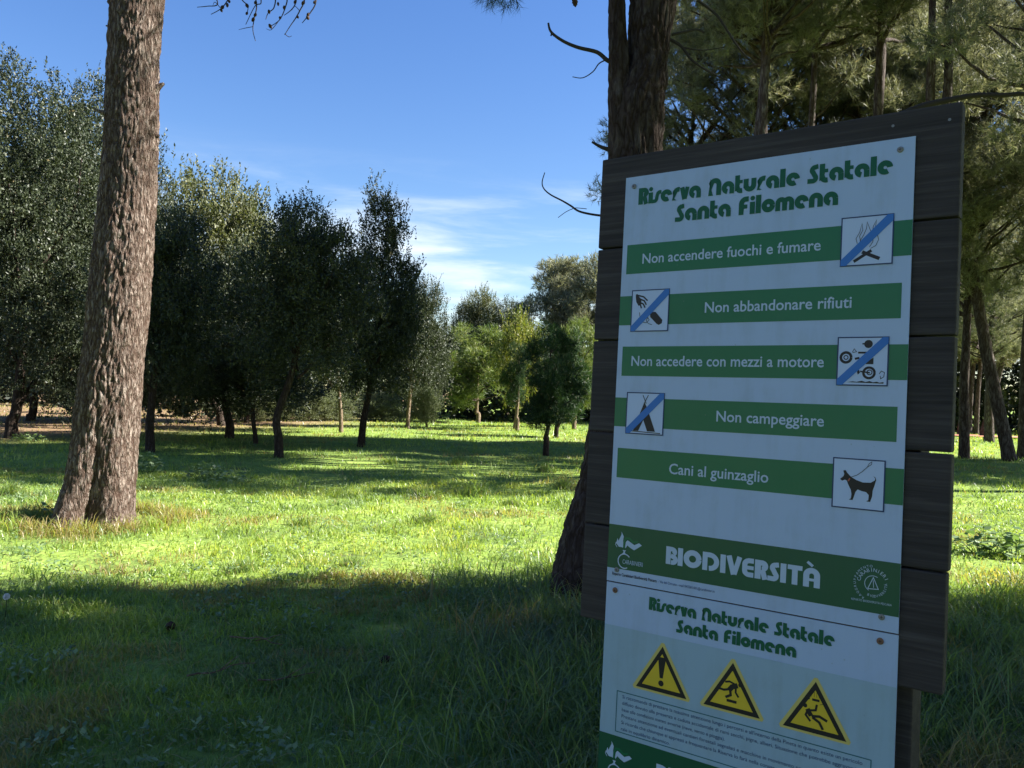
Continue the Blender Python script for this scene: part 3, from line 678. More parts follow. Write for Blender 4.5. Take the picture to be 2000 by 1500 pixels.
br = tubes_obj('coned_bough', [smooth_path([yz(x, y, Yt) for x, y in tw], list(np.linspace(.009, .0035, len(tw))), 5) for tw in twigs] +
    [smooth_path([yz(x, y, Yt) for x, y in tw], [.004, .0035, .002], 4) for tw in ([(494, 52), (478, 55), (466, 58)], [(545, 40), (530, 58), (520, 56)], [(586, 22), (576, 12), (570, 20)], [(430, 15), (420, 4), (416, 10)], [(556, 66), (564, 72), (570, 70)])], LP, MTWIG, 5)
def cone_mesh():
    V, F = [], []; n, m_ = 9, 8
    for i in range(n + 1):
        t = i / n; rad = .022 * math.sin(math.pi * min(1, t * .93 + .05))**.7 * (1.12 if i % 2 else .85)
        for k in range(m_):
            a = 2 * math.pi * (k + .5 * (i % 2)) / m_; V.append((math.cos(a) * rad, math.sin(a) * rad, -.066 * t + .01))
    for i in range(n):
        for k in range(m_): F.append((i * m_ + k, i * m_ + (k + 1) % m_, (i + 1) * m_ + (k + 1) % m_, (i + 1) * m_ + k))
    return np_mesh('pine_cone', np.array(V), np.array(F), mat=MCONE)
cm = cone_mesh()
for i, (x, y) in enumerate(((447, 4), (444, 10), (436, 15), (431, 21), (500, 6), (481, 11), (483, 27), (500, 30), (496, 38), (543, 8), (525, 23), (526, 51), (547, 36), (555, 15), (594, 6), (580, 34), (603, 29), (600, 35), (615, 5), (578, 4))):
    o = link('pine_cone', cm, br); o.location = yz(x, y - 3, Yt); o.rotation_euler = (i % 3 * .4 - .3, i % 4 * .3 - .4, i); s = .62 + .1 * (i % 3); o.scale = (s, s, s)

# the dark pine behind the sign: two stems grown together
gxr, gyr = ground(1235, 1175)
RP = empty('pine_tree', (gxr, gyr, 0)); tag(RP, 'big dark pine with two fused stems directly behind the sign', 'tree')
rows = [(1195, 1066, 1420), (1180, 1071, 1412), (1110, 1085, 1398), (1020, 1111, 1385), (950, 1131, 1372), (870, 1144, 1360), (760, 1158, 1348), (600, 1172, 1330), (450, 1182, 1312), (300, 1188, 1296), (200, 1187, 1300), (120, 1226, 1306), (60, 1226, 1312), (0, 1228, 1322)]
pf = px_profile(rows, gyr); prof = [(z, x - gxr, 0, q * .97) for (z, x, q) in pf]; zt2 = prof[-1][0]
prof += [(zt2 + 1.5, prof[-1][1] + .12, 0, prof[-1][3] * .95), (zt2 + 5, prof[-1][1] + .35, .2, prof[-1][3] * .5)]
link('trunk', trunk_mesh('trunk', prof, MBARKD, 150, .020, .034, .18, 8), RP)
rows = [(420, 1190, 1240), (300, 1189, 1240), (200, 1188, 1240), (120, 1188, 1232), (60, 1188, 1224), (0, 1189, 1222)]
pf = px_profile(rows, gyr - .06); pr2 = [(z, x - gxr, -.06, q) for (z, x, q) in pf]
pr2 += [(zt2 + 1.5, pr2[-1][1] - .1, 0, pr2[-1][3] * .9), (zt2 + 4.5, pr2[-1][1] - .5, 0, pr2[-1][3] * .5)]
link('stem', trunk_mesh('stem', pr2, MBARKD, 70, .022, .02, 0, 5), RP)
def rst(pts, r0, r1, Y=None, name='dead_branch', m=MTWIG): return stub(RP, pts, Y or gyr - .05, r0, r1, name, m, 7)
rst([(1200, 124), (1185, 117), (1166, 102), (1130, 93), (1103, 82), (1082, 68), (1074, 58), (1071, 45)], .019, .008)
rst([(1082, 70), (1078, 66), (1076, 70)], .008, .006)
rst([(1186, 116), (1170, 124), (1158, 140), (1138, 152), (1118, 150)], .006, .003)
rst([(1205, 300), (1190, 293), (1172, 286), (1156, 277)], .024, .008)
rst([(1210, 424), (1165, 420), (1132, 413), (1115, 402), (1098, 392), (1075, 380), (1062, 368), (1059, 355), (1064, 337)], .010, .0035)
rst([(1146, 408), (1125, 406), (1118, 408), (1105, 414), (1090, 425)], .003, .0025)
rst([(1305, 75), (1330, 90), (1352, 118), (1385, 140), (1420, 157)], .014, .006)
rst([(1362, 0), (1400, 30), (1430, 75), (1452, 105), (1476, 128)], .012, .006)
rst([(1312, 68), (1340, 62), (1362, 58), (1376, 64)], .012, .008)
rst([(1330, 92), (1370, 98), (1415, 92)], .007, .003)
rst([(1290, 330), (1480, 300), (1700, 245), (1800, 208), (1870, 192), (1910, 186), (1960, 186), (2010, 184), (2120, 196)], .030, .014, gyr - .02)
# crown above the frame, a tuft and a cone that hang into view
cl = crown_clumps(41, 3.2, 4.2, 60); V, F, t = needle_cloud(41, cl, 60, 12, .14, .009)
c = link('crown', np_mesh('crown', V, F, t, mat=MPINE), RP); c.location = (.5, 1.4, zt2 + 2.6)
lst = []
for i, cc in enumerate(cl):
    if i % 2 == 0:
        e = Vector(cc[:3]) + Vector((.5, 1.4, zt2 + 2.6)); s = Vector((prof[-1][1], .1, max(zt2 + 1.5, e.z - 1.5)))
        lst.append(wob(s, e, 7, .1, i + 50, .045, .01))
Yb = gyr - .8
def rz_(px, py, Y=Yb): return Vector(at(px, py, Y)) - Vector(RP.location)
lst.append(smooth_path([Vector((pr2[-2][1], 0, zt2 + 1.4)), rz_(1120, -170), rz_(1040, -110), rz_(985, -40), rz_(974, -12)], [.05, .035, .02, .012, .006], 6))
lst.append(smooth_path([rz_(1120, -170), rz_(1125, -60), rz_(1122, -8)], [.02, .01, .006], 5))
tubes_obj('limb', lst, RP, MBARKD, 7)
a_, b_ = rz_(955, -8), rz_(992, -10)
V, F, t = needle_cloud(5, [(a_.x, a_.y, a_.z, .06), (b_.x, b_.y, b_.z, .07), ((a_.x + b_.x) / 2, a_.y, a_.z + .03, .08)], 18, 16, .085, .0028, up=-.5)
link('needle_tuft', np_mesh('needle_tuft', V, F, t, mat=MDPINE), RP)
o = link('pine_cone', cm, RP); o.location = rz_(1122, -4); o.scale = (.95, .95, 1.1); o.rotation_euler = (.1, -.15, 0)

# ------------------------------------------------------------------ tussocks and broad leaved plants one can point at
def tussock_mesh(seed, n, hh, spread):
    global rs; keep = rs; rs = np.random.RandomState(seed)
    a = rs.uniform(0, 6.28, n); q = np.abs(rs.normal(0, .38, n)) * spread; x = np.cos(a) * q; y = np.sin(a) * q * .8
    me = blade_mesh('tussock', x, y, rs.uniform(.5, 1.2, n) * hh, rs.uniform(.005, .012, n), 3, np.stack([rs.uniform(.1, .6, n), (rs.uniform(0, 1, n) < .12) * .6, np.zeros(n), np.ones(n)], 1), MG, rs.uniform(.3, 1.1, n), z0=np.full(n, -.02))
    rs = keep; return me
TM = [tussock_mesh(1, 420, .26, .33), tussock_mesh(2, 380, .2, .42), tussock_mesh(3, 300, .16, .3)]
TG = 'grass tussocks in the meadow'
for i, (px, py, k, s, l) in enumerate(((928, 972, 0, 1.05, 'long bladed green tussock at the shadow edge, right of its wider neighbour'), (826, 972, 1, 1.1, 'wide low tussock at the shadow edge with a few dry blades'),
        (832, 1020, 1, .9, 'flat tussock in full sun below the two at the shadow edge'), (588, 1026, 2, .8, 'small lone tussock in the sun, middle of the lit strip'), (690, 1104, 2, .7, 'small tussock in the sun near the front shade line'),
        (470, 1112, 1, .7, 'fine bluish tussock at the front edge of the sunlit strip'), (895, 905, 0, .9, 'dark tussock mound in the oak shade right of the straight black trunk'), (1065, 920, 1, 1.1, 'tussock in mixed shade just left of the big dark pine'), (1100, 955, 0, .8, 'sunlit long grass clump at the left of the dark pine base'),
        (760, 905, 2, 1.1, 'low tussock in the shade of the twin peaked oak'), (1000, 990, 2, .8, 'small dark tussock right of the long bladed one'), (60, 1020, 1, .9, 'leafy tussock left of the big pine trunk foot'), (20, 965, 0, .9, 'dark tussock in the shade at the left frame edge'))):
    x, y = ground(px, py); o = link('grass_tussock', TM[k], None); o.location = (x, y, H1(x, y)); o.scale = (s, s, s); o.rotation_euler = (0, 0, i * 2.1); tag(o, l, 'grass tussock', TG)
def plant_mesh(seed, n, hh, sp, lf):
    r = np.random.RandomState(seed); a = r.uniform(0, 6.28, n); q = np.sqrt(r.uniform(0, 1, n)) * sp
    P = np.stack([np.cos(a) * q, np.sin(a) * q, r.uniform(.15, 1, n) * hh * (1 - .5 * (q / sp)**2)], 1)
    b = r.uniform(0, 6.28, n); D = unit(np.stack([np.cos(b), np.sin(b), r.uniform(-.2, .5, n)], 1)); U = unit(np.array([0, 0, 1.]) + r.normal(0, .35, (n, 3))); U = unit(U - D * (U * D).sum(1, keepdims=True))
    l_ = lf * r.uniform(.6, 1.3, n); return leaves_mesh('leaves', P, D, U, l_, l_ * .75, np.stack([r.uniform(0, 1, n), np.zeros(n), np.zeros(n), np.ones(n)], 1), MWEED), P
for i, (px, py, hh, sp, n, lf, l) in enumerate(((400, 935, .3, .35, 150, .09, 'bright leafy weed catching the sun among the shade right of the big pine'), (290, 925, .38, .25, 110, .09, 'taller leafy weed close to the right side of the big pine trunk'),
        (455, 945, .2, .3, 90, .08, 'low leafy weed right of the bright one'), (55, 862, .22, .4, 120, .09, 'pale leafy weed beside the left oak trunk foot'), (1925, 1085, .34, .3, 90, .11, 'broad leaved plant at the shade line right of the board'), (1985, 1088, .36, .35, 100, .12, 'broad leaved plant at the shade line by the right frame edge'), (130, 1010, .2, .3, 90, .07, 'leafy weed against the left foot of the big pine'))):
    x, y = ground(px, py); o = empty('leafy_weed', (x, y, H1(x, y))); tag(o, l, 'plant', 'leafy weeds in the meadow')
    me, PP = plant_mesh(60 + i, n, hh, sp, lf); link('leaves', me, o)
    tubes_obj('stalk', [([Vector((p[0] * .4, p[1] * .4, -.02)), Vector((p[0] * .8, p[1] * .8, p[2] * .6)), Vector(p)], [.004, .003, .002]) for p in PP[::4]], o, flat('green_stalk', (.06, .11, .03)), 4)

# grass, dry needles and litter gathered round the feet of the two big pines
def foot(cx, cy, rad, n, seed, dryk):
    r = np.random.RandomState(seed); a = r.uniform(0, 6.28, n); q = rad * (.9 + np.abs(r.normal(0, .28, n)))
    x = cx + np.cos(a) * q; y = cy + np.sin(a) * q
    t = grass_tint(x, y, np.full(n, .15)); t[:, 1] = np.maximum(t[:, 1], (r.uniform(0, 1, n) < dryk) * .85)
    return x, y, r.uniform(.05, .19, n) * np.clip(1.5 - (q / rad - .9), .4, 1.3), t
fa = foot(gxl - .02, gyl, .80, 3400, 5, .22); fb = foot(gxr, gyr, .66, 2200, 6, .15)
x, y, h, t = [np.concatenate([p_, q_]) for p_, q_ in zip(fa, fb)]
tag(link('grass_round_trunk_feet', blade_mesh('grass_round_trunk_feet', x, y, h, np.full(len(x), .008), 3, t, MG)), kind='stuff')
# fallen twigs, cones and a seed head in the shaded foreground
for i, (px, py, ln, rz0, l) in enumerate(((498, 1278, .42, -.5, 'pale fallen twig lying in the shaded grass, the highest of three'), (430, 1340, .34, .5, 'forked fallen twig lying left of the other two in the shade'), (560, 1350, .30, .2, 'thin dry twig lying in the shaded grass nearest the long grass'))):
    x, y = ground(px, py); o = empty('fallen_twig', (x, y, H1(x, y) + .07), rz0); tag(o, l, 'twig', 'fallen twigs in the foreground')
    tubes_obj('stem', [wob((-ln / 2, 0, 0), (ln / 2, 0, .03), 7, .09, i + 70, .006, .0025), wob((0, 0, .01), (ln * .3, ln * .22, .05), 5, .1, i + 80, .004, .002)], o, MBARKP, 6)
for i, (px, py, l) in enumerate(((330, 1235, 'fallen pine cone in the shaded grass below the big sunlit trunk'), (760, 1300, 'fallen pine cone in the shaded grass left of the long grass'))):
    x, y = ground(px, py); o = link('fallen_pine_cone', cm); o.location = (x, y, H1(x, y) + .05); o.rotation_euler = (1.4, .3, i * 2); o.scale = (1.3, 1.3, 1.1); tag(o, l, 'pine cone', 'fallen pine cones')
x, y = ground(8, 1212); o = empty('dandelion_clock', (x, y, H1(x, y))); tag(o, 'white dandelion seed head in the shaded grass at the left frame edge', 'flower')
tubes_obj('stalk', [([Vector((0, 0, -.02)), Vector((.01, 0, .1)), Vector((.01, 0, .17))], [.003, .0025, .002])], o, MOLIVE, 5)
rr_ = np.random.RandomState(2); d = unit(rr_.normal(0, 1, (160, 3))); sd_ = unit(np.cross(d, rr_.normal(0, 1, d.shape)))
P0 = np.array([.01, 0, .175]); Vv = np.stack([P0 + d * .003, P0 + d * .022 - sd_ * .004, P0 + d * .022 + sd_ * .004], 1).reshape(-1, 3)
link('seed_head', np_mesh('seed_head', Vv, np.arange(len(Vv)).reshape(-1, 3), mat=flat('seed_down', (.8, .8, .78), .9, .1)), o)

# ------------------------------------------------------------------ the sign
def plank_material():
    m, n, l = mat('weathered_plank')
    t = n.new('ShaderNodeTexCoord'); oi = n.new('ShaderNodeObjectInfo')
    ad = n.new('ShaderNodeVectorMath'); ad.operation = 'MULTIPLY_ADD'; l.new(oi.outputs['Random'], ad.inputs[0]); ad.inputs[1].default_value = (9, 9, 9); l.new(t.outputs['Object'], ad.inputs[2])
    q = n.new('ShaderNodeMapping'); q.inputs['Scale'].default_value = (1.6, 60, 30); l.new(ad.outputs[0], q.inputs['Vector'])
    a = n.new('ShaderNodeTexNoise'); a.inputs['Scale'].default_value = 1.5; a.inputs['Detail'].default_value = 8; a.inputs['Roughness'].default_value = .7; a.inputs['Distortion'].default_value = .6; l.new(q.outputs[0], a.inputs['Vector'])
    q2 = n.new('ShaderNodeMapping'); q2.inputs['Scale'].default_value = (3, 14, 8); l.new(ad.outputs[0], q2.inputs['Vector'])
    b = n.new('ShaderNodeTexNoise'); b.inputs['Scale'].default_value = 1.2; b.inputs['Detail'].default_value = 4; l.new(q2.outputs[0], b.inputs['Vector'])
    sm = n.new('ShaderNodeMath'); sm.operation = 'MULTIPLY_ADD'; l.new(b.outputs['Fac'], sm.inputs[0]); sm.inputs[1].default_value = .45; l.new(a.outputs['Fac'], sm.inputs[2])
    r = n.new('ShaderNodeValToRGB'); l.new(sm.outputs[0], r.inputs[0]); e = r.color_ramp.elements; e.new(.5)
    for i, (pp, c) in enumerate(((.50, (.026, .022, .020)), (.75, (.048, .040, .037)), (1.0, (.085, .074, .068)))): e[i].position = pp; e[i].color = (*c, 1)
    p = n.new('ShaderNodeBsdfPrincipled'); p.inputs['Roughness'].default_value = .75; p.inputs['Specular IOR Level'].default_value = .25; l.new(r.outputs[0], p.inputs['Base Color'])
    bp = n.new('ShaderNodeBump'); bp.inputs['Strength'].default_value = .6; bp.inputs['Distance'].default_value = .002; l.new(a.outputs['Fac'], bp.inputs['Height']); l.new(bp.outputs[0], p.inputs['Normal'])
    o = n.new('ShaderNodeOutputMaterial'); l.new(p.outputs[0], o.inputs[0]); return m
MPL = plank_material()
def sheet(name, c, dirt=.16):
    m, n, l = mat(name)
    t = n.new('ShaderNodeTexCoord'); q = n.new('ShaderNodeMapping'); q.inputs['Scale'].default_value = (26, 2.2, 1); l.new(t.outputs['Object'], q.inputs['Vector'])
    a = n.new('ShaderNodeTexNoise'); a.inputs['Scale'].default_value = 1; a.inputs['Detail'].default_value = 6; a.inputs['Roughness'].default_value = .65; l.new(q.outputs[0], a.inputs['Vector'])
    b = n.new('ShaderNodeTexNoise'); b.inputs['Scale'].default_value = 7; b.inputs['Detail'].default_value = 7; b.inputs['Roughness'].default_value = .7; l.new(t.outputs['Object'], b.inputs['Vector'])
    k = n.new('ShaderNodeMath'); k.operation = 'MULTIPLY'; l.new(a.outputs['Fac'], k.inputs[0]); l.new(b.outputs['Fac'], k.inputs[1])
    r = n.new('ShaderNodeMapRange'); r.inputs['From Min'].default_value = .24; r.inputs['From Max'].default_value = .42; r.inputs['To Max'].default_value = dirt; l.new(k.outputs[0], r.inputs['Value'])
    sp = n.new('ShaderNodeTexVoronoi'); sp.inputs['Scale'].default_value = 46; l.new(t.outputs['Object'], sp.inputs['Vector'])
    sr = n.new('ShaderNodeMapRange'); sr.inputs['From Min'].default_value = .10; sr.inputs['From Max'].default_value = .05; sr.inputs['To Max'].default_value = .35; l.new(sp.outputs['Distance'], sr.inputs['Value'])
    gt = n.new('ShaderNodeMath'); gt.operation = 'GREATER_THAN'; gt.inputs[1].default_value = .86; sc_ = n.new('ShaderNodeSeparateColor'); l.new(sp.outputs['Color'], sc_.inputs[0]); l.new(sc_.outputs[0], gt.inputs[0])
    sm = n.new('ShaderNodeMath'); sm.operation = 'MULTIPLY'; l.new(sr.outputs[0], sm.inputs[0]); l.new(gt.outputs[0], sm.inputs[1])
    mxx = n.new('ShaderNodeMath'); mxx.operation = 'MAXIMUM'; l.new(r.outputs[0], mxx.inputs[0]); l.new(sm.outputs[0], mxx.inputs[1])
    x = n.new('ShaderNodeMix'); x.data_type = 'RGBA'; l.new(mxx.outputs[0], x.inputs['Factor']); x.inputs['A'].default_value = (*c, 1); x.inputs['B'].default_value = (.16, .19, .15, 1)
    p = n.new('ShaderNodeBsdfPrincipled'); l.new(x.outputs['Result'], p.inputs['Base Color']); p.inputs['Specular IOR Level'].default_value = .45
    rr = n.new('ShaderNodeMapRange'); rr.inputs['To Min'].default_value = .28; rr.inputs['To Max'].default_value = .5; l.new(b.outputs['Fac'], rr.inputs['Value']); l.new(rr.outputs[0], p.inputs['Roughness'])
    bp = n.new('ShaderNodeBump'); bp.inputs['Strength'].default_value = .12; bp.inputs['Distance'].default_value = .004; wv = n.new('ShaderNodeTexNoise'); wv.inputs['Scale'].default_value = 3; l.new(t.outputs['Object'], wv.inputs['Vector']); l.new(wv.outputs['Fac'], bp.inputs['Height']); l.new(bp.outputs[0], p.inputs['Normal'])
    o = n.new('ShaderNodeOutputMaterial'); l.new(p.outputs[0], o.inputs[0]); return m
MWHITE = sheet('sky_blued_white_sheet', (.40, .51, .70), .20)  # white sheet; the blue of the skylit shade is put into its colour
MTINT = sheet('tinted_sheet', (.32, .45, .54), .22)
MGREEN = sheet('green_print', (.005, .145, .055), .05)
MDGREEN = sheet('dark_green_print', (.005, .085, .038), .05)
MTGREEN = flat('green_lettering', (.004, .10, .045), .45, .3)
MBLUE = flat('blue_print', (.03, .17, .52), .42, .4)
MNAVY = flat('navy_print', (.01, .035, .12), .45, .4)
MBLACK = flat('black_print', (.012, .010, .012), .45, .4)
MYELLOW = flat('yellow_print', (.72, .50, .03), .45, .4, 0, 8, .05)
MYEDGE = flat('yellow_edge_print', (.62, .50, .14), .45, .4)
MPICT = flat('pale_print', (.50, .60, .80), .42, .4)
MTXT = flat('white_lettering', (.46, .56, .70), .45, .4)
MTEAL = flat('teal_print', (.03, .14, .16), .45, .4)
MSCREW = flat('screw_metal', (.20, .19, .18), .4, .6)
MRUST = flat('rusty_screw', (.2, .10, .06), .6, .4)
MRED = flat('red_print', (.45, .12, .08), .5, .3)
# sheet frame: origin top left of the upper sheet, U to the right, W down, N out towards the reader
SU = (CR * .80129728 - CU * .01963374 - CF * .59794413).normalized()
SD = (-CR * .0441032 - CU * .99799177 - CF * .04546805); SD = (SD - SU * SD.dot(SU)).normalized()
SN = SD.cross(SU).normalized()
if SN.dot(CF) > 0: SN = -SN
SO = CAM + CR * .28669191 + CU * .51658516 + CF * 2.079191
sgn = empty('information_sign', (0, 0, 0)); MS = Matrix((SU, -SD, SN)).transposed().to_4x4(); MS.translation = SO
sgn.matrix_world = MS       # local x = right, y = up, z = out of the sheet
tag(sgn, 'dark wooden board sign carrying the white and green reserve rules sheets', 'sign')
def box(name, x0, x1, y0, y1, z0, z1, parent, m, bev=.002, jit=0):
    bm = bmesh.new(); bmesh.ops.create_cube(bm, size=1)
    for v in bm.verts:
        v.co = ((x0 + x1) / 2 + v.co.x * (x1 - x0), (y0 + y1) / 2 + v.co.y * (y1 - y0), (z0 + z1) / 2 + v.co.z * (z1 - z0))
    if bev: bmesh.ops.bevel(bm, geom=bm.edges[:], offset=bev, segments=2, affect='EDGES', profile=.6)
    me = bpy.data.meshes.new(name); bm.to_mesh(me); bm.free(); return link(name, me, parent, m)
brk = [(-.059, .171), (.1745, .4055), (.409, .6365), (.640, .868), (.8715, 1.105)]
for i, (a, b) in enumerate(brk):
    e = [0, .0008, 0, .001, -.0015][i]
    o = box('plank', -.0755 - e * .4, .7475 + e, -b, -a, -.043 + .0006 * i, -.005 - .0008 * (i % 2), sgn, MPL, .0045)
for x0 in (.597, -.022): box('post', x0, x0 + .09, -2.55, 0, -.134, -.0445, sgn, MPL, .004)
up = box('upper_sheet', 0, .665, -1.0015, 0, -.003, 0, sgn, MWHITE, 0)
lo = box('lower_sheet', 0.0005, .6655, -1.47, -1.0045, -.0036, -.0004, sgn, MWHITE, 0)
LAY = [0]
class Ink:
    """flat printed shapes of one colour on a sheet; every shape lies a hair above the one before"""
    def __init__(s, z): s.V, s.F, s.z = [], [], z
    def poly(s, pts, dz=0):
        b = len(s.V); s.V += [(x, -y, s.z + dz) for x, y in pts]; s.F.append(tuple(range(b, b + len(pts))))
    def rect(s, x0, y0, x1, y1, dz=0): s.poly([(x0, y0), (x0, y1), (x1, y1), (x1, y0)], dz)
    def stroke(s, pts, w, dz=0, closed=False):
        P = [Vector((p[0], p[1])) for p in pts]; n = len(P); L_, R_ = [], []
        for i in range(n):
            if closed: a, c = P[i - 1], P[(i + 1) % n]
            else: a, c = P[max(i - 1, 0)], P[min(i + 1, n - 1)]
            t1 = (P[i] - a); t2 = (c - P[i])
            t1 = t1.normalized() if t1.length > 1e-9 else t2.normalized(); t2 = t2.normalized() if t2.length > 1e-9 else t1
            t = (t1 + t2); t = t.normalized() if t.length > 1e-6 else t1; nn = Vector((-t.y, t.x)); k = 1 / max(.45, abs(nn.dot(Vector((-t1.y, t1.x)))))
            L_.append(P[i] + nn * w * .5 * k); R_.append(P[i] - nn * w * .5 * k)
        m = n if closed else n - 1
        for i in range(m):
            j = (i + 1) % n; s.poly([L_[i], L_[j], R_[j], R_[i]], dz)
    def disc(s, x, y, r, dz=0, n=18): s.poly([(x + r * math.cos(2 * math.pi * i / n), y + r * math.sin(2 * math.pi * i / n)) for i in range(n)], dz)
    def build(s, name, parent, m):
        me = bpy.data.meshes.new(name); me.from_pydata(s.V, [], s.F)
        bm = bmesh.new(); bm.from_mesh(me)
        for f in bm.faces:
            if f.normal.z < 0: f.normal_flip()
        bmesh.ops.triangulate(bm, faces=[f for f in bm.faces if len(f.verts) > 4]); bm.to_mesh(me); bm.free()
        return link(name, me, parent, m)
def arc(cx, cy, r, a0, a1, n=12): return [(cx + r * math.cos(R(a0 + (a1 - a0) * i / n)), cy + r * math.sin(R(a0 + (a1 - a0) * i / n))) for i in range(n + 1)]
# fat geometric letters: strokes (points, width) on a baseline, capitals 1 high
w_ = .29
ann = lambda cx, a0, a1: (arc(cx, .36, .225, a0, a1, 20), w_ - .01)
GL = {
 'R': (.66, [([(.15, 0), (.15, 1)], .30), ([(.2, .86), (.34, .86)] + arc(.36, .70, .16, 90, -90) + [(.34, .54)], .28), ([(.38, .50), (.52, 0)], .26)]),
 'i': (.32, [([(.15, 0), (.15, .66)], .28)], [(.15, .86, .13)]),
 's': (.48, [([(-.06, .10), (.06, .10)] + arc(.08, .24, .14, -70, -10, 5) + [(.25, .42)] + arc(.42, .48, .14, 160, 100, 5) + [(.52, .62)], .22)]),
 'e': (.74, [ann(.37, 0, 305)]),
 'a': (.76, [ann(.37, 0, 262), ([(.60, .36), (.60, .0)], .27)]),
 'r': (.50, [([(.15, 0), (.15, .40)] + arc(.40, .38, .25, 178, 75, 8) , .28)]),
 'v': (.56, [([(.12, .72), (.29, 0)], .27), ([(.46, .72), (.31, 0.02)], .24)]),
 'n': (.74, [([(.15, 0), (.15, .40)] + arc(.365, .40, .215, 180, 0, 12) + [(.58, 0)], .28)]),
 'N': (.80, [([(.15, 0), (.15, .64)] + arc(.39, .62, .235, 180, 0, 12) + [(.625, 0)], .29)]),
 'm': (1.02, [([(.14, 0), (.14, .42)] + arc(.32, .42, .18, 180, 0, 9) + [(.50, 0)], .26), ([(.51, .3), (.51, .42)] + arc(.69, .42, .18, 180, 0, 9) + [(.87, 0)], .26)]),
 't': (.50, [([(.15, .98), (.15, .26)] + arc(.37, .30, .21, 190, 268, 6) + [(.44, .10)], .27), ([(.2, .60), (.45, .60)], .19)]),
 'u': (.76, [([(.15, .72), (.15, .34)] + arc(.37, .34, .215, 180, 360, 12) + [(.585, .72)], .28)]),
 'l': (.34, [([(.16, 0), (.16, 1)], .29)]),
 'S': (.58, [([(.52, .88), (.42, .87)] + arc(.36, .70, .155, 80, 230, 9) + arc(.24, .28, .165, 50, -75, 9) + [(.10, .13), (-.02, .13)], .25)]),
 'F': (.62, [([(.15, 0), (.15, .58)] + arc(.40, .60, .25, 180, 84, 9) + [(.55, .85)], .28), ([(.2, .44), (.48, .44)], .22)]),
 'o': (.74, [ann(.365, 0, 360)]),
 'B': (.66, [([(.14, 0), (.14, 1)], .27), ([(.2, .87), (.34, .87)] + arc(.36, .72, .14, 90, -60, 8), .25), ([(.28, .5), (.38, .46)] + arc(.39, .28, .165, 80, -90, 9) + [(.3, .12)], .25)]),
 'I': (.36, [([(.16, 0), (.16, 1)], .28)]), 'O': (1.02, [(arc(.48, .49, .345, 0, 360, 28), .30)]),
 'D': (.94, [([(.14, 0), (.14, 1)], .27), ([(.2, .87), (.38, .87)] + arc(.40, .5, .365, 88, -88, 16) + [(.36, .13)], .27)]),
 'V': (.78, [([(.10, 1), (.37, 0)], .27), ([(.66, 1), (.40, .02)], .25)]),
 'E': (.66, [([(.60, .88), (.36, .88)] + arc(.36, .66, .21, 95, 180, 6) + [(.15, .34)] + arc(.36, .34, .21, 180, 265, 6) + [(.60, .13)], .26), ([(.2, .5), (.60, .5)], .2)]),
 'T': (.74, [([(0, .88), (.70, .88)], .24), ([(.35, .85), (.35, 0)], .27)]),
 'À': (.84, [([(.15, 0), (.15, .60)] + arc(.40, .60, .25, 180, 0, 12) + [(.65, 0)], .28), ([(.2, .38), (.6, .38)], .14), ([(.18, 1.28), (.44, 1.08)], .14)]), ' ': (.42, [])}
GL['R_'] = GL['R']
def fat(ink, s, x0, x1, y, cap, capx=None):
    tot = sum(GL[c][0] for c in s) - .06; k = (x1 - x0) / tot; x = x0; lay = 0
    for c in s:
        g = GL[c]
        for st, w in g[1]:
            lay = (lay + 1) % 3
            # widths must stay true under unequal scaling: draw in letter space, then map
            t = Ink(0); t.stroke(st, w); b = len(ink.V)
            ink.V += [(x + px * k, -(y - (-py) * cap), ink.z + .00006 * lay) for px, py, _ in t.V]
            ink.F += [tuple(b + i for i in f) for f in t.F]
        for (dx, dy, r_) in (g[2] if len(g) > 2 else []):
            ink.poly([(x + (dx + r_ * math.cos(a * math.pi / 8)) * k, y - (dy + r_ * math.sin(a * math.pi / 8)) * cap) for a in range(16)], .0001)
        x += g[0] * k
def text(s, x0, x1, y, h, z, parent, m, name='lettering', bold=.0, ang=0):
    """plain lettering fitted between x0 and x1, baseline y, letter height h"""
    cu = bpy.data.curves.new('t', 'FONT'); cu.body = s; cu.size = 1; cu.offset = bold; cu.resolution_u = 3
    ob = bpy.data.objects.new('t', cu); col.objects.link(ob); dg = bpy.context.evaluated_depsgraph_get(); me = bpy.data.meshes.new_from_object(ob.evaluated_get(dg))
    bpy.data.objects.remove(ob); n = len(me.vertices); co = np.zeros(n * 3, dtype=np.float32); me.vertices.foreach_get('co', co); co = co.reshape(-1, 3)
    mnx, mxx = co[:, 0].min(), co[:, 0].max(); sx_ = (x1 - x0) / (mxx - mnx) if x1 else h / .73
    X = (co[:, 0] - mnx) * sx_ + x0 if x1 else co[:, 0] * sx_; Yy = co[:, 1] * h / .73
    if ang is not None and not x1:
        X = X - (mxx + mnx) / 2 * sx_; ca, sa = math.cos(ang), math.sin(ang); X, Yy = X * ca - Yy * sa + x0, X * sa + Yy * ca - y
    else: Yy = Yy - y
    me.vertices.foreach_set('co', np.stack([X, Yy, np.full(n, z)], 1).astype(np.float32).ravel()); me.update(); me.name = name
    return link(name, me, parent, m)
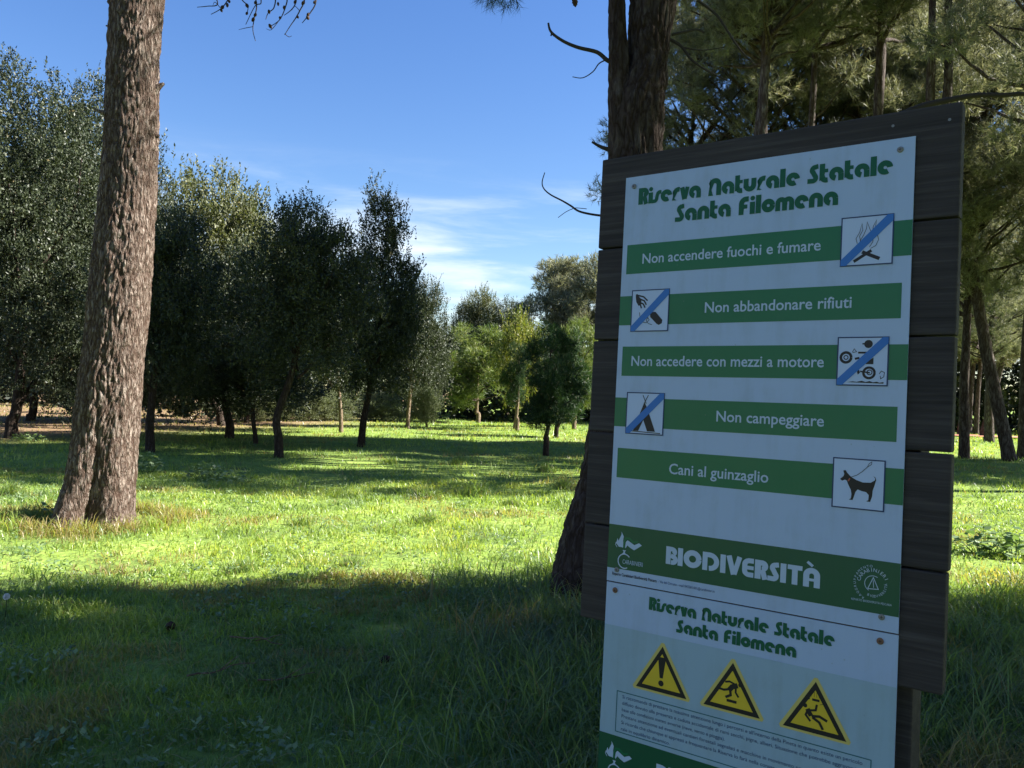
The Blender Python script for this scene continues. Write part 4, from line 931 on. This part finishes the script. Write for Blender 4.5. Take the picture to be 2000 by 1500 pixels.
# green bars
g = Ink(.0004)
for (x0, y0, x1, y1) in ((.013, .171, .665, .244), (0, .299, .649, .3715), (.0135, .4245, .665, .497), (0, .551, .649, .622), (.0135, .675, .665, .7475)): g.rect(x0, y0, x1, y1)
g.build('green_bar', up, MGREEN)
g = Ink(.0004); g.rect(0, .863, .665, .969); g.build('title_band', up, MDGREEN)
g = Ink(.0008); fat(g, 'Riserva Naturale Statale', .038, .622, .072, .041); 
g.build('heading', up, MTGREEN)
g = Ink(.0008); fat(g, 'Santa Filomena', .140, .516, .125, .042); g.build('heading', up, MTGREEN)
g = Ink(.0008); fat(g, 'BIODIVERSITÀ', .156, .510, .938, .041); g.build('heading', up, MTXT)
for s, x0, x1, y in (('Non accendere fuochi e fumare', .057, .485, .220), ('Non abbandonare rifiuti', .226, .553, .3465), ('Non accedere con mezzi a motore', .040, .501, .472), ('Non campeggiare', .266, .506, .598), ('Cani al guinzaglio', .154, .392, .727)):
    text(s, x0, x1, y, .0255, .0009, up, MTXT, bold=.012)
text('Reparto Carabinieri Biodiversità Pescara', .015, .135, .9855, .0075, .0006, up, MBLACK, bold=.02)
text('- Via del Circuito - mail 043265.001@carabinieri.it', .139, .280, .9855, .0065, .0006, up, MNAVY)
# pictograms: squares with their own border
def pict(x0, y0, x1, y1, fn, strip=True, parent=up):
    z = .0012; h = y1 - y0; W = x1 - x0
    sh = Ink(z); sh.rect(x0, y0, x1, y1); s = sh.build('pictogram', parent, MPICT)
    b = Ink(z + .0003); b.stroke([(x0, y0), (x1, y0), (x1, y1), (x0, y1)], .0026, closed=True); b.build('border', s, MNAVY)
    k = Ink(z + .0003); q = lambda pts: [(x0 + a * W, y1 - c * h) for a, c in pts]
    fn(k, q, W); k.build('drawing', s, MBLACK)
    if strip:
        d = Ink(z + .0008); d.poly(q([(0, 0), (.11, 0), (1, .87), (1, 1), (.89, 1), (0, .12)])); d.build('blue_stripe', s, MBLUE)
    return s
def d_fire(k, q, W):
    k.stroke(q([(.26, .08), (.60, .29)]), .062 * W); k.stroke(q([(.42, .27), (.76, .11)]), .07 * W, .0001)
    for pts in ([(.32, .45), (.29, .55), (.36, .68), (.40, .86), (.42, .72), (.36, .6), (.38, .5), (.44, .42)], [(.40, .40), (.37, .5), (.44, .62), (.49, .75), (.50, .88), (.56, .72), (.60, .62)], [(.60, .62), (.62, .78), (.68, .91), (.66, .76), (.70, .62), (.73, .5), (.68, .38), (.58, .33)], [(.56, .36), (.62, .46), (.63, .58)], [(.46, .36), (.52, .42), (.56, .52)]):
        k.stroke(q(pts), .011 * W, .0002)
def d_litter(k, q, W):
    k.poly(q([(.10, .84), (.12, .72), (.19, .62), (.26, .66), (.26, .78), (.18, .86), (.14, .92), (.10, .90)]))
    for a, b in (((.16, .88), (.43, .74)), ((.24, .78), (.40, .64)), ((.22, .70), (.37, .57)), ((.17, .66), (.27, .56))): k.stroke(q([a, ((a[0] + b[0]) / 2 + .02, (a[1] + b[1]) / 2 + .03), b]), .036 * W, .0001)
    k.poly(q([(.52, .40), (.58, .46), (.66, .46), (.85, .26), (.84, .18), (.76, .14), (.70, .17), (.52, .34)]), .0001)
    k.stroke(q([(.22, .46), (.24, .36), (.32, .22), (.42, .20), (.50, .27), (.45, .33), (.42, .25), (.48, .18), (.58, .15)]), .014 * W, .0002)
def d_motor(k, q, W):
    k.stroke(q(arc(.17, .58, .105, 0, 360, 20)), .055 * W); k.stroke(q(arc(.17, .58, .042, 0, 360, 14)), .02 * W)
    k.stroke(q(arc(.64, .26, .11, 0, 360, 20)), .05 * W); k.stroke(q(arc(.65, .27, .05, 0, 360, 14)), .02 * W, .0001); k.stroke(q([(.46, .29), (.66, .26)]), .03 * W, .0002)
    k.disc(*q([(.61, .86)])[0], .085 * W); k.stroke(q([(.49, .865), (.56, .865)]), .03 * W, .0001)
    k.stroke(q([(.41, .68), (.62, .68)]), .04 * W); k.stroke(q([(.35, .55), (.44, .57)]), .045 * W); k.poly(q([(.56, .46), (.72, .58), (.72, .44), (.57, .44)])); k.poly(q([(.40, .28), (.44, .33), (.46, .26), (.42, .22)]), .0001)
    k.stroke(q([(.30, .70), (.33, .76), (.38, .70), (.31, .68), (.30, .70)]), .012 * W); k.stroke(q([(.84, .24), (.88, .30), (.94, .27), (.93, .18), (.87, .14), (.86, .20)]), .014 * W)
    k.poly(q([(.20, .06), (.93, .04), (.93, .075), (.85, .06), (.80, .08), (.72, .065), (.66, .09), (.58, .07), (.5, .095), (.40, .07), (.32, .08)]))
def d_tent(k, q, W):
    k.poly(q([(.20, .07), (.48, .78), (.58, .60), (.62, .50), (.80, .07), (.585, .07), (.47, .34), (.345, .07)]))
    k.stroke(q([(.43, .95), (.53, .74)]), .02 * W, .0001); k.stroke(q([(.58, .95), (.47, .74)]), .02 * W, .0002); k.stroke(q([(.16, .06), (.94, .035)]), .02 * W, .0003)
def d_dog(k, q, W):
    f = lambda X, Y: ((X - 405) / 1180, 1 - (Y - 165 - (X - 405) * .08) / 1120)
    body = [(570, 655), (650, 590), (665, 540), (640, 465), (690, 450), (740, 520), (830, 610), (950, 680), (1100, 735), (1280, 740), (1370, 690), (1378, 645), (1330, 590), (1385, 625), (1402, 680), (1385, 740), (1370, 800), (1330, 920), (1322, 1050), (1280, 1172), (1190, 1160), (1240, 1130), (1245, 1020), (1180, 950), (1080, 930), (990, 895), (940, 950), (910, 1050), (880, 1135), (795, 1125), (840, 1095), (850, 1000), (830, 900), (760, 770), (735, 700), (690, 670), (620, 695)]
    k.poly(q([f(*p) for p in body])); k.stroke(q([f(*p) for p in ((830, 610), (960, 570), (1080, 490), (1190, 390))]), .012 * W, .0001)
    k.stroke(q([f(*p) for p in ((1190, 390), (1230, 310), (1290, 270), (1285, 330), (1190, 390))]), .01 * W, .0002)
pict(.5275, .156, .629, .258, d_fire); pict(.034, .2865, .1335, .387, d_litter); pict(.529, .4095, .628, .509, d_motor); pict(.0335, .538, .133, .6375, d_tent)
s = pict(.529, .662, .6295, .7635, d_dog, False)
k = Ink(.0018); k.stroke([(.529 + .1005 * .305, .7635 - .1015 * .545), (.529 + .1005 * .335, .7635 - .1015 * .605)], .0028); k.build('collar', s, MRED)
# flame emblem with scarf
def emblem(x, y, s, parent, z):
    e = Ink(z); f = lambda pts: [(x + a * s, y + b * s) for a, b in pts]
    e.poly(f([(.20, .60), (.10, .50), (.14, .34), (.18, .42), (.28, .20), (.27, .12), (.36, .26), (.34, .40), (.38, .62), (.30, .60)]))
    e.poly(f([(.42, .58), (.44, .42), (.50, .36), (.62, .42), (.74, .48), (.90, .40), (1.0, .46), (.86, .56), (.74, .64), (.60, .58), (.50, .52), (.44, .62)]))
    e.stroke(f([(.10, .46), (.08, .54), (.14, .62)]), .02 * s, .0001); e.poly(f([(.34, .68), (.46, .68), (.42, .74), (.46, .80), (.33, .80), (.38, .74)]), .0001)
    e.stroke(f(arc(.42, 1.02, .22, -40, -300, 20)), .035 * s, .0002)
    o = e.build('flame_emblem', parent, MTXT)
    g2 = Ink(z + .0001); g2.stroke(f([(.38, .62), (.38, .42), (.44, .30), (.56, .30), (.70, .40), (.86, .36)]), .06 * s); g2.build('scarf', o, MGREEN)
    text('CARABINIERI', x + .36 * s, x + 1.06 * s, y + 1.10 * s, .14 * s, z + .0004, o, MTXT)
    return o
emblem(.014, .869, .078, up, .0008)
def ring(cx, cy, r, parent, z):
    e = Ink(z); e.stroke(arc(cx, cy, r * .45, 120, 300, 14), .0012); e.stroke([(cx - r * .28, cy + r * .3), (cx, cy - r * .36), (cx + r * .28, cy + r * .26), (cx - r * .28, cy + r * .3)], .0016); e.stroke([(cx, cy - r * .2), (cx + r * .03, cy + r * .2)], .0012, .0001)
    o = e.build('round_emblem', parent, MTXT)
    for s_, rr, a0, a1, h in (('CARABINIERI', .68, 168, 28, .0075), ('RAGGRUPPAMENTO', .92, 238, 98, .0052), ('BIODIVERSITÀ', .74, -110, 5, .0052)):
        for i, ch in enumerate(s_):
            a = R(a0 + (a1 - a0) * i / (len(s_) - 1)); up_ = a1 < a0
            text(ch, cx + r * rr * math.cos(a), None, cy - r * rr * math.sin(a) + (0), h, z + .0002, o, MTXT, ang=a - math.pi / 2 if up_ else a + math.pi / 2)
ring(.615, .911, .036, up, .0008)
text('REPARTO BIODIVERSITÀ PESCARA', .574, .651, .9495, .0045, .0008, up, MTXT)
# screws
def screw(x, y, m, parent, r=.0062):
    V, F = [], []; n = 16
    rings_ = [(r, 0), (r, .0016), (r * .8, .0026), (r * .3, .003)]
    for rr, zz in rings_: V += [(math.cos(2 * math.pi * k / n) * rr, math.sin(2 * math.pi * k / n) * rr, zz) for k in range(n)]
    for j in range(len(rings_) - 1): F += [(j * n + k, j * n + (k + 1) % n, (j + 1) * n + (k + 1) % n, (j + 1) * n + k) for k in range(n)]
    F.append(tuple(3 * n + k for k in range(n)))
    me = bpy.data.meshes.new('screw'); me.from_pydata(V, [], F); o = link('screw', me, parent, m); o.location = (x, -y, .0002)
    k = Ink(.0031); k.stroke([(-.003, 0), (.003, 0)], .0012); k.stroke([(0, -.003), (0, .003)], .0012, .00005)
    sl_ = k.build('screw_slot', parent, MBLACK); sl_.location = o.location
for x, y in ((.024, .024), (.637, .024), (.027, .972), (.633, .974)): screw(x, y, MSCREW, up)
for x, y in ((.025, 1.022), (.632, 1.022)): screw(x, y, MRUST, lo, .0068)
for x, y in ((-.03, -.02), (.70, -.035), (.705, .66), (-.045, .62)):
    pass
k = Ink(-.0048)
for x, y in ((.62, -.03), (.725, -.025)): k.disc(x, y, .003)
k.build('nail_head', sgn, MSCREW)
# lower sheet
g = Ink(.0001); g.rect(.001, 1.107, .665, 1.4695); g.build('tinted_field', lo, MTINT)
g = Ink(.0008); fat(g, 'Riserva Naturale Statale', .118, .543, 1.052, .030); g.build('heading', lo, MTGREEN)
g = Ink(.0008); fat(g, 'Santa Filomena', .191, .466, 1.091, .030); g.build('heading', lo, MTGREEN)
def warning(cx, fn, label):
    y0, y1, hw = 1.122, 1.242, .0735
    e = Ink(.0006); e.poly([(cx - .0035, y0 + .001), (cx + .0035, y0 + .001), (cx + hw, y1 - .006), (cx + hw - .003, y1), (cx - hw + .003, y1), (cx - hw, y1 - .006)]); o = e.build('warning_triangle', lo, MYEDGE); o['label'] = label
    e = Ink(.0009); e.poly([(cx, y0 + .009), (cx + hw - .0085, y1 - .005), (cx - hw + .0085, y1 - .005)]); e.build('black_frame', o, MBLACK)
    e = Ink(.0012); e.poly([(cx, y0 + .0265), (cx + hw - .0245, y1 - .0145), (cx - hw + .0245, y1 - .0145)]); e.build('yellow_field', o, MYELLOW)
    e = Ink(.0015); fn(e, lambda pts: [(cx + a, b) for a, b in pts]); e.build('drawing', o, MBLACK)
def d_excl(k, q): k.poly(q([(-.0095, 1.162), (-.006, 1.156), (.006, 1.156), (.0095, 1.162), (.004, 1.204), (-.004, 1.204)])); k.disc(*q([(0, 1.216)])[0], .0068)
def d_trip(k, q):
    k.disc(*q([(.0185, 1.176)])[0], .0045); k.stroke(q([(.013, 1.178), (0, 1.184), (-.006, 1.192)]), .011); k.stroke(q([(.008, 1.177), (-.006, 1.173), (-.016, 1.176)]), .0042, .0001)
    k.stroke(q([(.009, 1.184), (.009, 1.194), (.016, 1.203)]), .0045, .0002); k.stroke(q([(-.004, 1.191), (-.002, 1.202), (-.014, 1.209)]), .0055, .0003); k.stroke(q([(-.006, 1.190), (-.018, 1.194), (-.030, 1.193)]), .005, .0001); k.rect(*q([(-.011, 1.212)])[0], *q([(.012, 1.218)])[0], .0001)
def d_fall(k, q):
    k.disc(*q([(-.020, 1.184)])[0], .0045); k.stroke(q([(-.015, 1.190), (-.007, 1.203)]), .010); k.stroke(q([(-.010, 1.192), (.002, 1.189), (.004, 1.177)]), .0045, .0001); k.stroke(q([(-.014, 1.192), (-.018, 1.203), (-.008, 1.214)]), .0045, .0002)
    k.stroke(q([(-.006, 1.203), (.010, 1.200), (.026, 1.206)]), .0055, .0001); k.stroke(q([(-.004, 1.205), (.010, 1.212), (.018, 1.225)]), .0055, .0002); k.rect(*q([(-.006, 1.166)])[0], *q([(.009, 1.171)])[0]); k.disc(*q([(-.013, 1.168)])[0], .0022)
    for x in (-.008, -.002, .003, .008): k.stroke(q([(x, 1.152), (x, 1.163)]), .0007)
    k.stroke(q([(.010, 1.176), (.015, 1.174), (.017, 1.170)]), .001, .0001)
warning(.1585, d_excl, 'yellow triangle with exclamation mark'); warning(.330, d_trip, 'yellow triangle with tripping figure'); warning(.510, d_fall, 'yellow triangle with figure struck by falling object')
g = Ink(.0006); g.stroke([(.044, 1.260), (.623, 1.260), (.623, 1.356), (.044, 1.356)], .0022, closed=True); g.build('text_frame', lo, MTEAL)
for i, (s, x1) in enumerate((("Si raccomanda di prestare la massima attenzione lungo i percorsi e all'interno della Pineta in quanto esiste un pericolo", .607), ('diffuso dovuto alla presenza e caduta accidentale di rami secchi, pigne, alberi. Situazione che potrebbe aggravarsi in', .607), ('base alle condizioni meteo avverse (neve, vento e pioggia).', .318),
        ('Prestare attenzione ad eventuali cantieri forestali segnalati e macchine in movimento per le attività forestali.', .585), ('Si ricorda che chiunque si appresti a frequentare la Riserva lo farà nella consapevolezza del pericolo natu-', .56), ('rale in equilibrio dinamico.', .187))):
    text(s, .059, x1, 1.2745 + .0152 * i, .0085, .0006, lo, MNAVY)
g = Ink(.0004); g.rect(.0005, 1.367, .6655, 1.4695); g.build('title_band', lo, MDGREEN)
g = Ink(.0008); fat(g, 'BIODIVERSITÀ', .156, .510, 1.442, .041); g.build('heading', lo, MTXT)
emblem(.014, 1.373, .078, lo, .0008); ring(.615, 1.415, .036, lo, .0008)
